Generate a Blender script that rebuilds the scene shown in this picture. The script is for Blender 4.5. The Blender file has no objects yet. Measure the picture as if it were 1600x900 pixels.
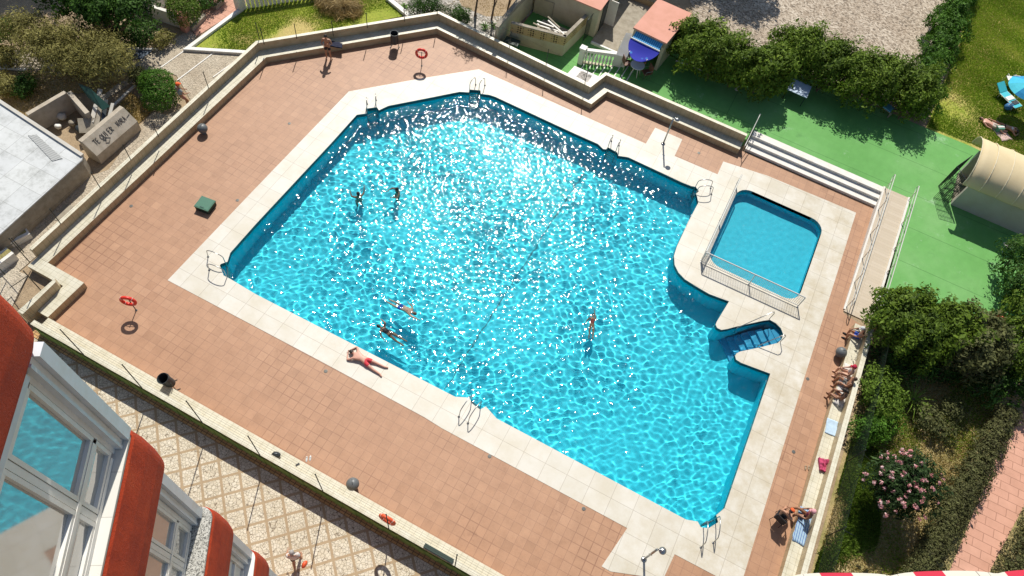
import bpy, bmesh, math, random
from mathutils import Vector, Matrix, noise
from mathutils.geometry import tessellate_polygon
random.seed(7)
rnd = random.random
C = bpy.context.scene.collection
SC = bpy.context.scene
# ------------------------------------------------------------------ camera
RM = Matrix(((0.88514794, 0.43822216, -0.15644317),
             (0.45435593, -0.74147383, 0.49373804),
             (0.10036843, -0.50811208, -0.85542287)))   # photo axes (right, down, forward) in world
FOC = 1138.35                                            # pixels at 1600 wide
EYE = Vector((0, 0, 30.0))
cd = bpy.data.cameras.new('camera')
cam = bpy.data.objects.new('camera', cd)
C.objects.link(cam)
cd.sensor_width = 36.0
cd.lens = FOC / 1600 * 36
cd.clip_start = 0.05
cd.clip_end = 600
m = Matrix.Identity(4)
for r in range(3):
    m[r][0] = RM[r][0]
    m[r][1] = -RM[r][1]
    m[r][2] = -RM[r][2]
m.translation = EYE
cam.matrix_world = m
SC.camera = cam
# ------------------------------------------------------------------ light
SUN_AZ = Vector((-0.39, 0.92, 0)).normalized()
SUN_EL = math.radians(50)
sd = (SUN_AZ * math.cos(SUN_EL) + Vector((0, 0, math.sin(SUN_EL))))
world = bpy.data.worlds.new("World")
SC.world = world
world.use_nodes = True
wn = world.node_tree
bg = wn.nodes['Background']
sky = wn.nodes.new('ShaderNodeTexSky')
sky.sky_type = 'NISHITA'
sky.sun_disc = False
sky.sun_elevation = SUN_EL
sky.sun_rotation = math.atan2(SUN_AZ.x, SUN_AZ.y)
wn.links.new(sky.outputs[0], bg.inputs[0])
bg.inputs[1].default_value = 0.08
sl = bpy.data.lights.new('sun', 'SUN')
sl.energy = 4.6
sl.angle = math.radians(0.53)
sl.color = (1.0, 0.95, 0.87)
sun = bpy.data.objects.new('sun', sl)
C.objects.link(sun)
sun.rotation_euler = sd.to_track_quat('Z', 'Y').to_euler()
sun.location = (0, 40, 60)
SC.view_settings.view_transform = 'Standard'
SC.view_settings.look = 'None'
SC.view_settings.gamma = 1
SC.view_settings.use_curve_mapping = False
SC.view_settings.exposure = 0.2
SC.cycles.max_bounces = 8
SC.cycles.transparent_max_bounces = 12
SC.cycles.caustics_refractive = True
SC.cycles.caustics_reflective = True
SC.cycles.sample_clamp_indirect = 4.0

# ------------------------------------------------------------------ helpers
def W(px, py, z=0.0):
    """the point of the place that the photograph's pixel shows, at height z"""
    d = RM @ Vector((px - 800, py - 450, FOC))
    return EYE + d * ((z - EYE.z) / d.z)

def WP(pts, z=0.0):
    return [W(x, y, z) for x, y in pts]

def tag(o, label=None, cat=None, group=None, kind=None):
    if label: o['label'] = label
    if cat: o['category'] = cat
    if group: o['group'] = group
    if kind: o['kind'] = kind
    return o

def empty(name, loc=(0, 0, 0), rz=0.0, label=None, cat=None, group=None):
    o = bpy.data.objects.new(name, None)
    C.objects.link(o)
    o.location = loc
    o.rotation_euler = (0, 0, rz)
    o.empty_display_size = 0.2
    return tag(o, label, cat, group)

def link(name, me, mat, parent=None):
    o = bpy.data.objects.new(name, me)
    C.objects.link(o)
    for mt in (mat if isinstance(mat, (list, tuple)) else [mat]):
        me.materials.append(mt)
    if parent: o.parent = parent
    return o

def copy_tree(o, parent=None):
    c = o.copy()
    C.objects.link(c)
    c.parent = parent
    for ch in list(o.children):
        copy_tree(ch, c)
    return c

class MB:
    """collects simple solids and links them as one mesh object"""
    def __init__(s):
        s.v = []; s.f = []; s.mi = []; s.m = 0; s.sm = []; s.smooth = False
    def add(s, vs, fs):
        b = len(s.v)
        s.v += [tuple(v) for v in vs]
        s.f += [tuple(i + b for i in f) for f in fs]
        s.mi += [s.m] * len(fs)
        s.sm += [s.smooth] * len(fs)
        return s
    def box(s, c, d, rz=0.0):
        cx, cy, cz = c
        hx, hy, hz = d[0] / 2, d[1] / 2, d[2] / 2
        ca, sa = math.cos(rz), math.sin(rz)
        vs = []
        for z in (-hz, hz):
            for x, y in ((-hx, -hy), (hx, -hy), (hx, hy), (-hx, hy)):
                vs.append((cx + x * ca - y * sa, cy + x * sa + y * ca, cz + z))
        return s.add(vs, [(0, 3, 2, 1), (4, 5, 6, 7), (0, 1, 5, 4), (1, 2, 6, 5), (2, 3, 7, 6), (3, 0, 4, 7)])
    def prism(s, poly, z0, z1):
        """vertical prism on a 2D polygon (z1 may be a list of heights)"""
        n = len(poly)
        a = sum(poly[i][0] * poly[(i + 1) % n][1] - poly[(i + 1) % n][0] * poly[i][1] for i in range(n))
        poly = list(poly)
        z1 = list(z1) if isinstance(z1, (list, tuple)) else [z1] * n
        if a < 0: poly.reverse(); z1.reverse()
        vs = [(p[0], p[1], z0) for p in poly] + [(p[0], p[1], z) for p, z in zip(poly, z1)]
        tri = tessellate_polygon([[Vector((p[0], p[1], 0)) for p in poly]])
        fs = [(i, (i + 1) % n, n + (i + 1) % n, n + i) for i in range(n)]
        for t in tri:
            p = [poly[i] for i in t]
            ar = (p[1][0] - p[0][0]) * (p[2][1] - p[0][1]) - (p[2][0] - p[0][0]) * (p[1][1] - p[0][1])
            t = tuple(t) if ar > 0 else tuple(reversed(t))
            fs.append(tuple(n + i for i in t))
            fs.append(tuple(reversed(t)))
        return s.add(vs, fs)
    def tube(s, pts, r, n=6, cap=True, closed=False):
        pts = [Vector(p) for p in pts]
        rs = r if isinstance(r, (list, tuple)) else [r] * len(pts)
        vs = []; fs = []
        L = len(pts)
        up = None
        for i, p in enumerate(pts):
            if closed: d = (pts[(i + 1) % L] - pts[i - 1])
            else: d = (pts[min(i + 1, L - 1)] - pts[max(i - 1, 0)])
            d.normalize()
            if up is None:
                up = Vector((0, 0, 1)) if abs(d.z) < 0.9 else Vector((1, 0, 0))
            a = d.cross(up)
            if a.length < 1e-4: a = d.cross(Vector((0.3, 1, 0.2)))
            a.normalize(); b = a.cross(d); up = b
            for k in range(n):
                t = 2 * math.pi * k / n
                vs.append(p + (a * math.cos(t) + b * math.sin(t)) * rs[i])
        R_ = L if closed else L - 1
        for i in range(R_):
            j = (i + 1) % L
            for k in range(n):
                k2 = (k + 1) % n
                fs.append((i * n + k, j * n + k, j * n + k2, i * n + k2))
        if cap and not closed:
            fs.append(tuple(range(n))); fs.append(tuple(reversed(range((L - 1) * n, L * n))))
        return s.add(vs, fs)
    def ring(s, c, R, r, nrm=(0, 0, 1), n=28, k=8):
        q = Vector(nrm).normalized().to_track_quat('Z', 'Y')
        pts = [Vector(c) + q @ Vector((R * math.cos(2 * math.pi * i / n), R * math.sin(2 * math.pi * i / n), 0)) for i in range(n)]
        vs = []; fs = []
        for i in range(n):
            t = 2 * math.pi * i / n
            for j in range(k):
                u = 2 * math.pi * j / k
                rr = R + r * math.cos(u)
                vs.append(Vector(c) + q @ Vector((rr * math.cos(t), rr * math.sin(t), r * math.sin(u))))
        for i in range(n):
            for j in range(k):
                fs.append((i * k + j, ((i + 1) % n) * k + j, ((i + 1) % n) * k + (j + 1) % k, i * k + (j + 1) % k))
        return s.add(vs, fs)
    def lathe(s, prof, c=(0, 0, 0), n=20, q=None):
        """prof: (radius, height) pairs"""
        c = Vector(c); vs = []; fs = []
        for (r_, z_) in prof:
            for k in range(n):
                t = 2 * math.pi * k / n
                v = Vector((r_ * math.cos(t), r_ * math.sin(t), z_))
                if q: v = q @ v
                vs.append(c + v)
        for i in range(len(prof) - 1):
            for k in range(n):
                k2 = (k + 1) % n
                fs.append((i * n + k, i * n + k2, (i + 1) * n + k2, (i + 1) * n + k))
        fs.append(tuple(reversed(range(n)))); fs.append(tuple(range((len(prof) - 1) * n, len(prof) * n)))
        return s.add(vs, fs)
    def ellipsoid(s, c, rad, n=10, m_=7, q=None):
        c = Vector(c); vs = []; fs = []
        for i in range(m_ + 1):
            ph = math.pi * i / m_
            for k in range(n):
                t = 2 * math.pi * k / n
                v = Vector((rad[0] * math.sin(ph) * math.cos(t), rad[1] * math.sin(ph) * math.sin(t), rad[2] * math.cos(ph)))
                if q: v = q @ v
                vs.append(c + v)
        for i in range(m_):
            for k in range(n):
                k2 = (k + 1) % n
                fs.append((i * n + k, (i + 1) * n + k, (i + 1) * n + k2, i * n + k2))
        return s.add(vs, fs)
    def build(s, name, mat, parent=None, smooth=False, origin=None):
        me = bpy.data.meshes.new(name)
        v = s.v
        if origin is not None:
            ox, oy, oz = origin
            v = [(a - ox, b - oy, c - oz) for a, b, c in v]
        me.from_pydata(v, [], s.f)
        o = link(name, me, mat, parent)
        me.polygons.foreach_set('material_index', s.mi)
        me.polygons.foreach_set('use_smooth', [bool(smooth or t) for t in s.sm])
        me.update()
        if origin is not None: o.location = origin
        return o

def sheet(name, outer, holes, z, mat, kind='structure', zthick=0.0, parent=None):
    """flat sheet with holes; a thickness hangs side walls below the outline and the holes"""
    loops = [[Vector((p[0], p[1], 0)) for p in l] for l in [outer] + list(holes)]
    tri = tessellate_polygon(loops)
    pts = [p for l in loops for p in l]
    mb = MB()
    fs = []
    for t in tri:
        a, b, c = (pts[i] for i in t)
        ar = (b.x - a.x) * (c.y - a.y) - (c.x - a.x) * (b.y - a.y)
        if abs(ar) < 1e-9: continue
        fs.append(tuple(t) if ar > 0 else tuple(reversed(t)))
    mb.add([(p.x, p.y, z) for p in pts], fs)
    if zthick:
        for li, l in enumerate(loops):
            n = len(l)
            a = sum(l[i].x * l[(i + 1) % n].y - l[(i + 1) % n].x * l[i].y for i in range(n))
            ccw = a > 0
            want = ccw if li == 0 else not ccw
            idx = range(n)
            for i in idx:
                p, q = l[i], l[(i + 1) % n]
                if not want: p, q = q, p
                mb.add([(p.x, p.y, z - zthick), (q.x, q.y, z - zthick), (q.x, q.y, z), (p.x, p.y, z)], [(0, 1, 2, 3)])
    o = mb.build(name, mat, parent)
    if kind: o['kind'] = kind
    return o

# ------------------------------------------------------------------ materials
class NT:
    def __init__(s, name):
        s.m = bpy.data.materials.new(name); s.m.use_nodes = True
        s.t = s.m.node_tree; s.n = s.t.nodes; s.l = s.t.links
        s.b = s.n['Principled BSDF']
        s.out = s.n['Material Output']
        tc = s.n.new('ShaderNodeTexCoord'); s.obj = tc.outputs['Object']
        g = s.n.new('ShaderNodeNewGeometry'); s.pos = g.outputs['Position']; s.geo = g
    def lk(s, a, b): s.l.new(a, b); return a
    def set(s, **k):
        for a, v in k.items():
            i = s.b.inputs[a.replace('_', ' ')]
            if hasattr(v, 'is_linked') or hasattr(v, 'links'): s.l.new(v, i)
            elif isinstance(v, tuple) and len(v) == 3: i.default_value = (*v, 1)
            else: i.default_value = v
        return s
    def noise(s, scale, detail=3, rough=0.6, vec=None, dist=0.0, w=None):
        n = s.n.new('ShaderNodeTexNoise')
        n.inputs['Scale'].default_value = scale; n.inputs['Detail'].default_value = detail
        n.inputs['Roughness'].default_value = rough; n.inputs['Distortion'].default_value = dist
        s.l.new(vec or s.pos, n.inputs['Vector'])
        return n.outputs[0]
    def vor(s, scale, vec=None, feature='F1', rnd_=1.0):
        n = s.n.new('ShaderNodeTexVoronoi'); n.feature = feature
        n.inputs['Scale'].default_value = scale
        n.inputs['Randomness'].default_value = rnd_
        s.l.new(vec or s.pos, n.inputs['Vector'])
        return n
    def ramp(s, fac, stops, interp='LINEAR'):
        r = s.n.new('ShaderNodeValToRGB'); r.color_ramp.interpolation = interp
        e = r.color_ramp.elements
        while len(e) < len(stops): e.new(0.5)
        for k, (p, c) in zip(e, stops):
            k.position = p
            k.color = (*c, 1) if isinstance(c, tuple) else (c, c, c, 1)
        s.l.new(fac, r.inputs[0]); return r.outputs[0]
    def mix(s, fac, a, b, mode='MIX'):
        n = s.n.new('ShaderNodeMix'); n.data_type = 'RGBA'; n.blend_type = mode; n.clamp_factor = True
        for v, i in ((fac, n.inputs[0]), (a, n.inputs[6]), (b, n.inputs[7])):
            if hasattr(v, 'links'): s.l.new(v, i)
            elif isinstance(v, tuple): i.default_value = (*v, 1)
            else: i.default_value = v
        return n.outputs[2]
    def math(s, op, a, b=0.0, c=None, clamp=False):
        n = s.n.new('ShaderNodeMath'); n.operation = op; n.use_clamp = clamp
        for v, i in zip((a, b, c), n.inputs):
            if v is None: continue
            if hasattr(v, 'links'): s.l.new(v, i)
            else: i.default_value = v
        return n.outputs[0]
    def mapping(s, vec=None, rot=(0, 0, 0), scale=(1, 1, 1), loc=(0, 0, 0)):
        n = s.n.new('ShaderNodeMapping')
        n.inputs['Rotation'].default_value = rot; n.inputs['Scale'].default_value = scale; n.inputs['Location'].default_value = loc
        s.l.new(vec or s.pos, n.inputs['Vector']); return n.outputs[0]
    def brick(s, w, h, mortar, c1, c2, cm, vec=None, offset=0.0, freq=2, bias=0.0, smooth=0.3):
        n = s.n.new('ShaderNodeTexBrick'); n.offset = offset; n.offset_frequency = freq; n.squash = 1
        n.inputs['Scale'].default_value = 1; n.inputs['Brick Width'].default_value = w; n.inputs['Row Height'].default_value = h
        n.inputs['Mortar Size'].default_value = mortar; n.inputs['Mortar Smooth'].default_value = smooth; n.inputs['Bias'].default_value = bias
        for nm, c in (('Color1', c1), ('Color2', c2), ('Mortar', cm)):
            if hasattr(c, 'links'): s.l.new(c, n.inputs[nm])
            else: n.inputs[nm].default_value = (*c, 1)
        s.l.new(vec or s.pos, n.inputs['Vector']); return n
    def bump(s, h, strength=0.4, dist=0.02):
        n = s.n.new('ShaderNodeBump'); n.inputs['Strength'].default_value = strength; n.inputs['Distance'].default_value = dist
        s.l.new(h, n.inputs['Height']); s.l.new(n.outputs[0], s.b.inputs['Normal']); return s

def plain(name, col, rough=0.6, metal=0.0, var=0.15, scale=6.0, bump=0.0, **k):
    s = NT(name)
    n = s.noise(scale, 4)
    d = tuple(c * (1 - var) for c in col); e = tuple(min(1, c * (1 + var)) for c in col)
    s.set(Base_Color=s.mix(n, d, e), Roughness=rough, Metallic=metal, **k)
    if bump: s.bump(s.noise(scale * 8, 3), bump, 0.01)
    return s.m
# ------------------------------------------------------------------ pool outline
POOL_PX = [(360,436),(400,460),(711,620),(733,621.5),(738,631),(750,640),(759,635),(776,654),(1072,812),(1090,815),(1095,824),(1107,825.5),(1122,816),(1119,805),(1132,794),
 (1203.5,584),(1158,567),(1150,562),(1148.5,556),(1150.5,552.5),(1156,549.5),(1187,543),(1215,536),(1221.5,530),(1223.5,522),(1220,513),(1212,505),(1203,500),(1193.5,501),(1150,510.5),(1136,514.2),(1127,515.6),(1120.5,512.5),(1118,507.5),(1120,502.5),
 (1139,471),(1108,459.5),(1085,446),(1070,436.5),(1060,426),(1054,414),(1053,400),(1057.5,385),(1075,347),(1091,317),(1089,307),(1087.5,303),(1092,299),(1087,292),(1080,291),(1065,285),(982,246),(966,243.5),(964.5,238.5),(949.5,230),(947,233.5),(942.5,233),(934,225),(900,210),(774,151.5),(765,148.5),(751.2,146.7),(750.6,141.3),(733.6,140),(733,144.5),(718,143.6),(671,153),(607,165.5),(592,172.5),(589,167.5),(571.5,170),(572.5,177.5),(557.5,179.5),(517,224.5),(400,350),(360,395),(355.5,409),(345.5,412.5),(343.5,414.5),(349.5,430.5)]
POOL = [(p.x, p.y) for p in WP(POOL_PX)]
COP_PX = [(262,438),(400,293.5),(545,143),(665,121.5),(748,108.4),(840,149.3),(926,187.7),(1009,224.7),(1023.7,199.6),(1066,218),(1054,244),(1121,272.5),(1130,252.5),(1200,275),(1337.5,332.5),(1250,612),(1165,890),(1148,945),(1095,890),(1054,866),(1022,925),(940,885),(980,825.2),(690,669),(663,652),(500,564)]
COP_PX[17:21] = [(1148,945),(1117.5,899.5),(1054,866),(1036,905),(954,893)]
COP = [(p.x, p.y) for p in WP(COP_PX)]
def rrect(x0, y0, x1, y1, r, n=6, ov=None):
    out = []
    for cx, cy, a0 in ((x1 - r, y1 - r, 0), (x0 + r, y1 - r, 90), (x0 + r, y0 + r, 180), (x1 - r, y0 + r, 270)):
        for i in range(n + 1):
            a = math.radians(a0 + 90 * i / n)
            out.append((cx + r * math.cos(a), cy + r * math.sin(a)))
    return out
KID = rrect(2.34, 23.78, 7.22, 29.48, 0.75)
DEPTH = 1.75
import numpy as np
# ------------------------------------------------------------------ surface materials
def mat_terracotta():
    s = NT('terracotta_tiles')
    big = s.noise(0.16, 3)
    c1 = s.mix(s.ramp(big, [(0.35, 0.0), (0.65, 1.0)]), (0.39, 0.208, 0.112), (0.44, 0.248, 0.142))
    c2 = s.mix(s.noise(0.5, 2), (0.365, 0.19, 0.102), (0.415, 0.23, 0.126))
    b = s.brick(0.40, 0.40, 0.012, c1, c2, (0.31, 0.165, 0.095), smooth=0.5)
    st = s.ramp(s.noise(1.7, 5, 0.7), [(0.3, (0.86, 0.84, 0.82)), (0.55, (1, 1, 1)), (0.75, (1.06, 1.06, 1.05))])
    c = s.mix(1.0, b.outputs[0], st, 'MULTIPLY')
    fine = s.ramp(s.noise(22, 3), [(0.2, (0.9, 0.9, 0.9)), (0.8, (1.06, 1.06, 1.06))])
    # worn open joints in some stretches
    b2 = s.brick(0.40, 0.40, 0.03, (1, 1, 1), (1, 1, 1), (0.70, 0.62, 0.58), smooth=0.6)
    wear = s.ramp(s.noise(0.21, 3, 0.7, vec=s.mapping(loc=(3.3, 7.1, 0))), [(0.50, 0.0), (0.66, 0.8)])
    c = s.mix(wear, c, s.mix(1.0, c, b2.outputs[0], 'MULTIPLY'))
    c = s.mix(1.0, c, fine, 'MULTIPLY')
    # single tiles that were replaced or have weathered differently
    sn = s.n.new('ShaderNodeVectorMath'); sn.operation = 'SNAP'; s.l.new(s.mapping(loc=(0, 0, .2)), sn.inputs[0]); sn.inputs[1].default_value = (.4, .4, 1)
    wn_ = s.n.new('ShaderNodeTexWhiteNoise'); s.l.new(sn.outputs[0], wn_.inputs['Vector'])
    c = s.mix(1.0, c, s.ramp(wn_.outputs['Value'], [(0.0, (.90, .89, .88)), (.03, (.91, .90, .89)), (.04, (.97, .97, .97)), (.5, (1, 1, 1)), (.96, (1.02, 1.02, 1.02)), (.975, (1.08, 1.10, 1.11))]), 'MULTIPLY')
    wet = s.ramp(s.noise(.55, 5, .75, vec=s.mapping(loc=(12, 3, 0))), [(.62, (1, 1, 1)), (.72, (.80, .77, .74))])
    c = s.mix(1.0, c, wet, 'MULTIPLY')
    s.set(Base_Color=c, Roughness=0.55)
    s.bump(b2.outputs[0], 0.15, 0.004)
    return s.m
def mat_coping():
    s = NT('coping_slabs')
    b = s.brick(1.02, 0.98, 0.012, (0.585, 0.56, 0.485), (0.63, 0.605, 0.535), (0.42, 0.385, 0.32), vec=s.mapping(loc=(0.32, 0.42, 0)))
    x = s.ramp(s.noise(0.7, 5, 0.7), [(0.35, (0.9, 0.87, 0.8)), (0.6, (1, 1, 1))])
    # the east side of the coping is dirtier
    sep = s.n.new('ShaderNodeSeparateXYZ'); s.l.new(s.pos, sep.inputs[0])
    east = s.math('SMOOTHSTEP' if False else 'MULTIPLY_ADD', sep.outputs[0], 0.12, -0.1, clamp=True)
    dirt = s.ramp(s.noise(1.3, 6, 0.75, vec=s.mapping(loc=(5, 1, 2))), [(0.34, (0.80, 0.73, 0.60)), (0.60, (1, 0.99, 0.97))])
    c = s.mix(1.0, b.outputs[0], x, 'MULTIPLY')
    c = s.mix(east, c, s.mix(1.0, c, dirt, 'MULTIPLY'))
    s.set(Base_Color=c, Roughness=0.5)
    return s.m
def mat_cream_tile(name='cream_wall_tile', col=(0.60, 0.57, 0.45), t=0.25, joint=(0.36, 0.33, 0.24), rz=0.0):
    """small square glazed tiles; the joints run on all faces"""
    s = NT(name)
    # use the two coordinates that lie in the face
    sep = s.n.new('ShaderNodeSeparateXYZ'); s.l.new(s.mapping(rot=(0, 0, rz)), sep.inputs[0])
    b1 = s.n.new('ShaderNodeCombineXYZ'); s.l.new(sep.outputs[0], b1.inputs[0]); s.l.new(sep.outputs[1], b1.inputs[1])
    def line(o, per, w):
        f = s.math('FRACT', s.math('MULTIPLY', o, 1 / per))
        return s.math('LESS_THAN', s.math('ABSOLUTE', s.math('SUBTRACT', f, 0.5)), w)
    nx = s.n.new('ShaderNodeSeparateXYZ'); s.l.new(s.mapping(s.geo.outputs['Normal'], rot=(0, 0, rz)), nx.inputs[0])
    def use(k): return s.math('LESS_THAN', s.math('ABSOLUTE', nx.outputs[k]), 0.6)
    l = s.math('MULTIPLY', line(sep.outputs[0], t, 0.024), use(0))
    l = s.math('MAXIMUM', l, s.math('MULTIPLY', line(sep.outputs[1], t, 0.024), use(1)))
    n = s.ramp(s.noise(2.2, 4), [(0.35, (0.86, 0.84, 0.78)), (0.6, (1, 1, 1))])
    side = s.mix(s.noise(1.1, 3), (0.44, 0.335, 0.19), (0.53, 0.42, 0.26))  # upright faces and their joints darker tan: their shade is put into the colour
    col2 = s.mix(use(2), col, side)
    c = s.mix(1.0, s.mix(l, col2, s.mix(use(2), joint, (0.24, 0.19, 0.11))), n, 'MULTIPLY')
    s.set(Base_Color=c, Roughness=0.45)
    return s.m
def mat_mosaic():
    s = NT('broken_tile_paving')
    v = s.vor(8.5, feature='DISTANCE_TO_EDGE')
    vc = s.vor(8.5)
    e = s.ramp(v.outputs['Distance'], [(0.02, 0.0), (0.055, 1.0)])
    hsv = s.mix(s.math('MULTIPLY', s.n.new('ShaderNodeSeparateColor').outputs[0], 1.0), (0.62, 0.55, 0.42), (0.52, 0.45, 0.33)) if False else None
    sc = s.n.new('ShaderNodeSeparateColor'); s.l.new(vc.outputs['Color'], sc.inputs[0])
    cell = s.ramp(sc.outputs[0], [(0.0, (0.56, 0.49, 0.36)), (0.5, (0.62, 0.555, 0.42)), (1.0, (0.67, 0.61, 0.48))])
    c = s.mix(e, (0.20, 0.155, 0.10), cell)
    # diagonal band grid of smooth tan strips
    sep = s.n.new('ShaderNodeSeparateXYZ'); s.l.new(s.pos, sep.inputs[0])
    def band(a, b, off):
        t = s.math('ADD', s.math('MULTIPLY', sep.outputs[0], a), s.math('MULTIPLY_ADD', sep.outputs[1], b, off))
        f = s.math('FRACT', s.math('MULTIPLY', t, 1 / 0.73))
        return s.math('LESS_THAN', s.math('ABSOLUTE', s.math('SUBTRACT', f, 0.5)), 0.07)
    q = 0.7071
    m = s.math('MAXIMUM', band(q, q, 0.25), band(q, -q, 0.055))
    c = s.mix(m, c, s.mix(s.noise(9, 3), (0.34, 0.245, 0.14), (0.43, 0.32, 0.19)))
    c = s.mix(1.0, c, s.ramp(s.noise(0.5, 4), [(0.3, (0.86, 0.84, 0.8)), (0.65, (1, 1, 1))]), 'MULTIPLY')
    s.set(Base_Color=c, Roughness=0.7); s.bump(e, 0.3, 0.006)
    return s.m
def mat_ground(name, a, b, scale=1.2, fine=30, c=None):
    s = NT(name)
    n = s.ramp(s.noise(scale, 6, 0.7), [(0.35, a), (0.65, b)])
    if c: n = s.mix(s.ramp(s.noise(scale * 0.4, 4, vec=s.mapping(loc=(9, 4, 0))), [(0.5, 0.0), (0.62, 1.0)]), n, c)
    f = s.ramp(s.noise(fine, 3, 0.8), [(0.25, (0.55, 0.55, 0.55)), (0.55, (1, 1, 1)), (0.85, (1.35, 1.33, 1.3))])
    s.set(Base_Color=s.mix(1.0, n, f, 'MULTIPLY'), Roughness=0.95)
    s.bump(s.noise(fine, 3, 0.8), 0.6, 0.03)
    return s.m
def mat_gravel(name, a, b, sc=9):
    s = NT(name)
    v = s.vor(sc); sc_ = s.n.new('ShaderNodeSeparateColor'); s.l.new(v.outputs['Color'], sc_.inputs[0])
    c = s.ramp(sc_.outputs[0], [(0.0, tuple(x * (0.45 if name != 'stone_paving' else .75) for x in a)), (0.35, a), (1.0, b)])
    c = s.mix(1.0, c, s.ramp(s.noise(0.35, 5, 0.7), [(0.35, (0.78, 0.72, 0.66)), (0.65, (1.05, 1.03, 1.0))]), 'MULTIPLY')
    s.set(Base_Color=c, Roughness=0.95); s.bump(v.outputs['Distance'], 0.7, 0.05)
    return s.m
def mat_court():
    s = NT('green_court')
    c = s.ramp(s.noise(0.22, 4, 0.65), [(0.3, (0.095, 0.30, 0.060)), (0.5, (0.122, 0.345, 0.082)), (0.72, (0.175, 0.39, 0.125))])
    c = s.mix(1.0, c, s.ramp(s.noise(3.5, 4, 0.7), [(0.3, (0.93, 0.93, 0.93)), (0.7, (1.05, 1.05, 1.05))]), 'MULTIPLY')
    sc = s.ramp(s.noise(1.1, 6, 0.75, vec=s.mapping(loc=(2, 8, 1))), [(0.60, 0.0), (0.72, 0.5)])
    c = s.mix(sc, c, (0.36, 0.52, 0.34))
    c = s.mix(s.ramp(s.noise(.8, 6, .8, vec=s.mapping(loc=(7, 1, 3))), [(.60, 0.0), (.75, .5)]), c, (0.05, 0.17, 0.04))
    b = s.brick(60, 2.45, 0.02, (1, 1, 1), (1, 1, 1), (0.55, 0.6, 0.55), vec=s.mapping(loc=(0, 0.6, 0)))
    c = s.mix(1.0, c, b.outputs[0], 'MULTIPLY')
    s.set(Base_Color=c, Roughness=0.8)
    return s.m
def mat_foliage(name, dark, light, tip=None, sc=7.0):
    s = NT(name)
    oi = s.n.new('ShaderNodeAttribute'); oi.attribute_name = 'tone'; 
    c = s.ramp(oi.outputs['Fac'], [(0.0, dark), (0.75, light)] + ([(1.0, tip)] if tip else [(1.0, tuple(min(1, x * 1.35) for x in light))]))
    s.set(Base_Color=c, Roughness=0.65); s.b.inputs['Specular IOR Level'].default_value = 0.18
    tr = s.n.new('ShaderNodeBsdfTranslucent'); s.l.new(c, tr.inputs[0])
    mx = s.n.new('ShaderNodeMixShader'); mx.inputs[0].default_value = 0.25
    s.l.new(s.b.outputs[0], mx.inputs[1]); s.l.new(tr.outputs[0], mx.inputs[2]); s.l.new(mx.outputs[0], s.out.inputs[0])
    return s.m
def mat_painted(name, col, rough=0.7, dirt=0.12, scale=1.5, bump=0.0, spec=None):
    s = NT(name)
    n = s.ramp(s.noise(scale, 5, 0.7), [(0.3, tuple(x * (1 - dirt) * k for x, k in zip(col, (1, .97, .9)))), (0.62, col)])
    s.set(Base_Color=n, Roughness=rough)
    if bump: s.bump(s.noise(45, 4, 0.7), bump, 0.01)
    return s.m

M = dict(
    terra=mat_terracotta(), coping=mat_coping(), cream=mat_cream_tile(),
    mosaic=mat_mosaic(), court=mat_court(),
    earth=mat_ground('dry_earth', (0.30, 0.215, 0.13), (0.42, 0.32, 0.20), 0.8, 18),
    straw=mat_ground('straw_earth', (0.44, 0.31, 0.15), (0.58, 0.44, 0.24), 1.4, 14),
    lawn=mat_ground('lawn_soil', (0.24, 0.31, 0.025), (0.36, 0.38, 0.05), 0.7, 11, (0.50, 0.40, 0.14)),
    weeds=mat_ground('weedy_soil', (0.22, 0.21, 0.06), (0.44, 0.33, 0.16), 0.8, 12, (0.56, 0.43, 0.22)),
    gravel=mat_gravel('pale_gravel', (0.36, 0.30, 0.23), (0.60, 0.54, 0.45), 10),
    grayg=mat_gravel('grey_gravel', (0.34, 0.33, 0.30), (0.62, 0.60, 0.56), 8),
    cobble=mat_gravel('stone_paving', (0.46, 0.41, 0.32), (0.56, 0.50, 0.40), 16),
    pink=None,
    white=mat_painted('white_paint', (0.74, 0.73, 0.69), 0.6),
    whitet=mat_painted('white_tread', (0.70, 0.68, 0.63), 0.6, 0.1, 3),
    creamw=mat_painted('cream_render', (0.55, 0.50, 0.36), 0.8, 0.2, 1.2, 0.2),
    grayw=mat_painted('grey_white_render', (0.52, 0.50, 0.45), 0.8, 0.12, 1.0),
    stone=mat_painted('weathered_concrete', (0.36, 0.32, 0.25), 0.9, 0.35, 2.5, 0.3),
    graf=mat_painted('stained_render', (0.50, 0.44, 0.35), 0.9, 0.3, 2.0, 0.3),
    roofw=None,
    pinkroof=mat_painted('pink_roof', (0.62, 0.30, 0.22), 0.8, 0.12, 1.2),
    steel=plain('stainless_steel', (0.42, 0.42, 0.40), 0.28, 0.9, 0.05),
    dark=plain('dark_green_metal', (0.025, 0.035, 0.03), 0.5, 0.3),
    rail=mat_painted('white_rail', (0.62, 0.62, 0.58), 0.4, 0.1),
    red=plain('red_plastic', (0.68, 0.03, 0.015), 0.4, 0, 0.06),
    orange=plain('orange_plastic', (0.72, 0.10, 0.03), 0.45, 0, 0.08),
    black=plain('black_rubber', (0.02, 0.022, 0.025), 0.6),
    binm=plain('charcoal_bin', (0.035, 0.045, 0.05), 0.5, 0.2),
    dome=plain('grey_bin_plastic', (0.12, 0.13, 0.13), 0.45, 0, 0.1),
    hatch=plain('green_lid_paint', (0.02, 0.13, 0.075), 0.5, 0, 0.2),
    hatchd=plain('dark_green_plastic', (0.008, 0.03, 0.02), 0.6),
    granite=None,
    glassd=None,
)
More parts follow.
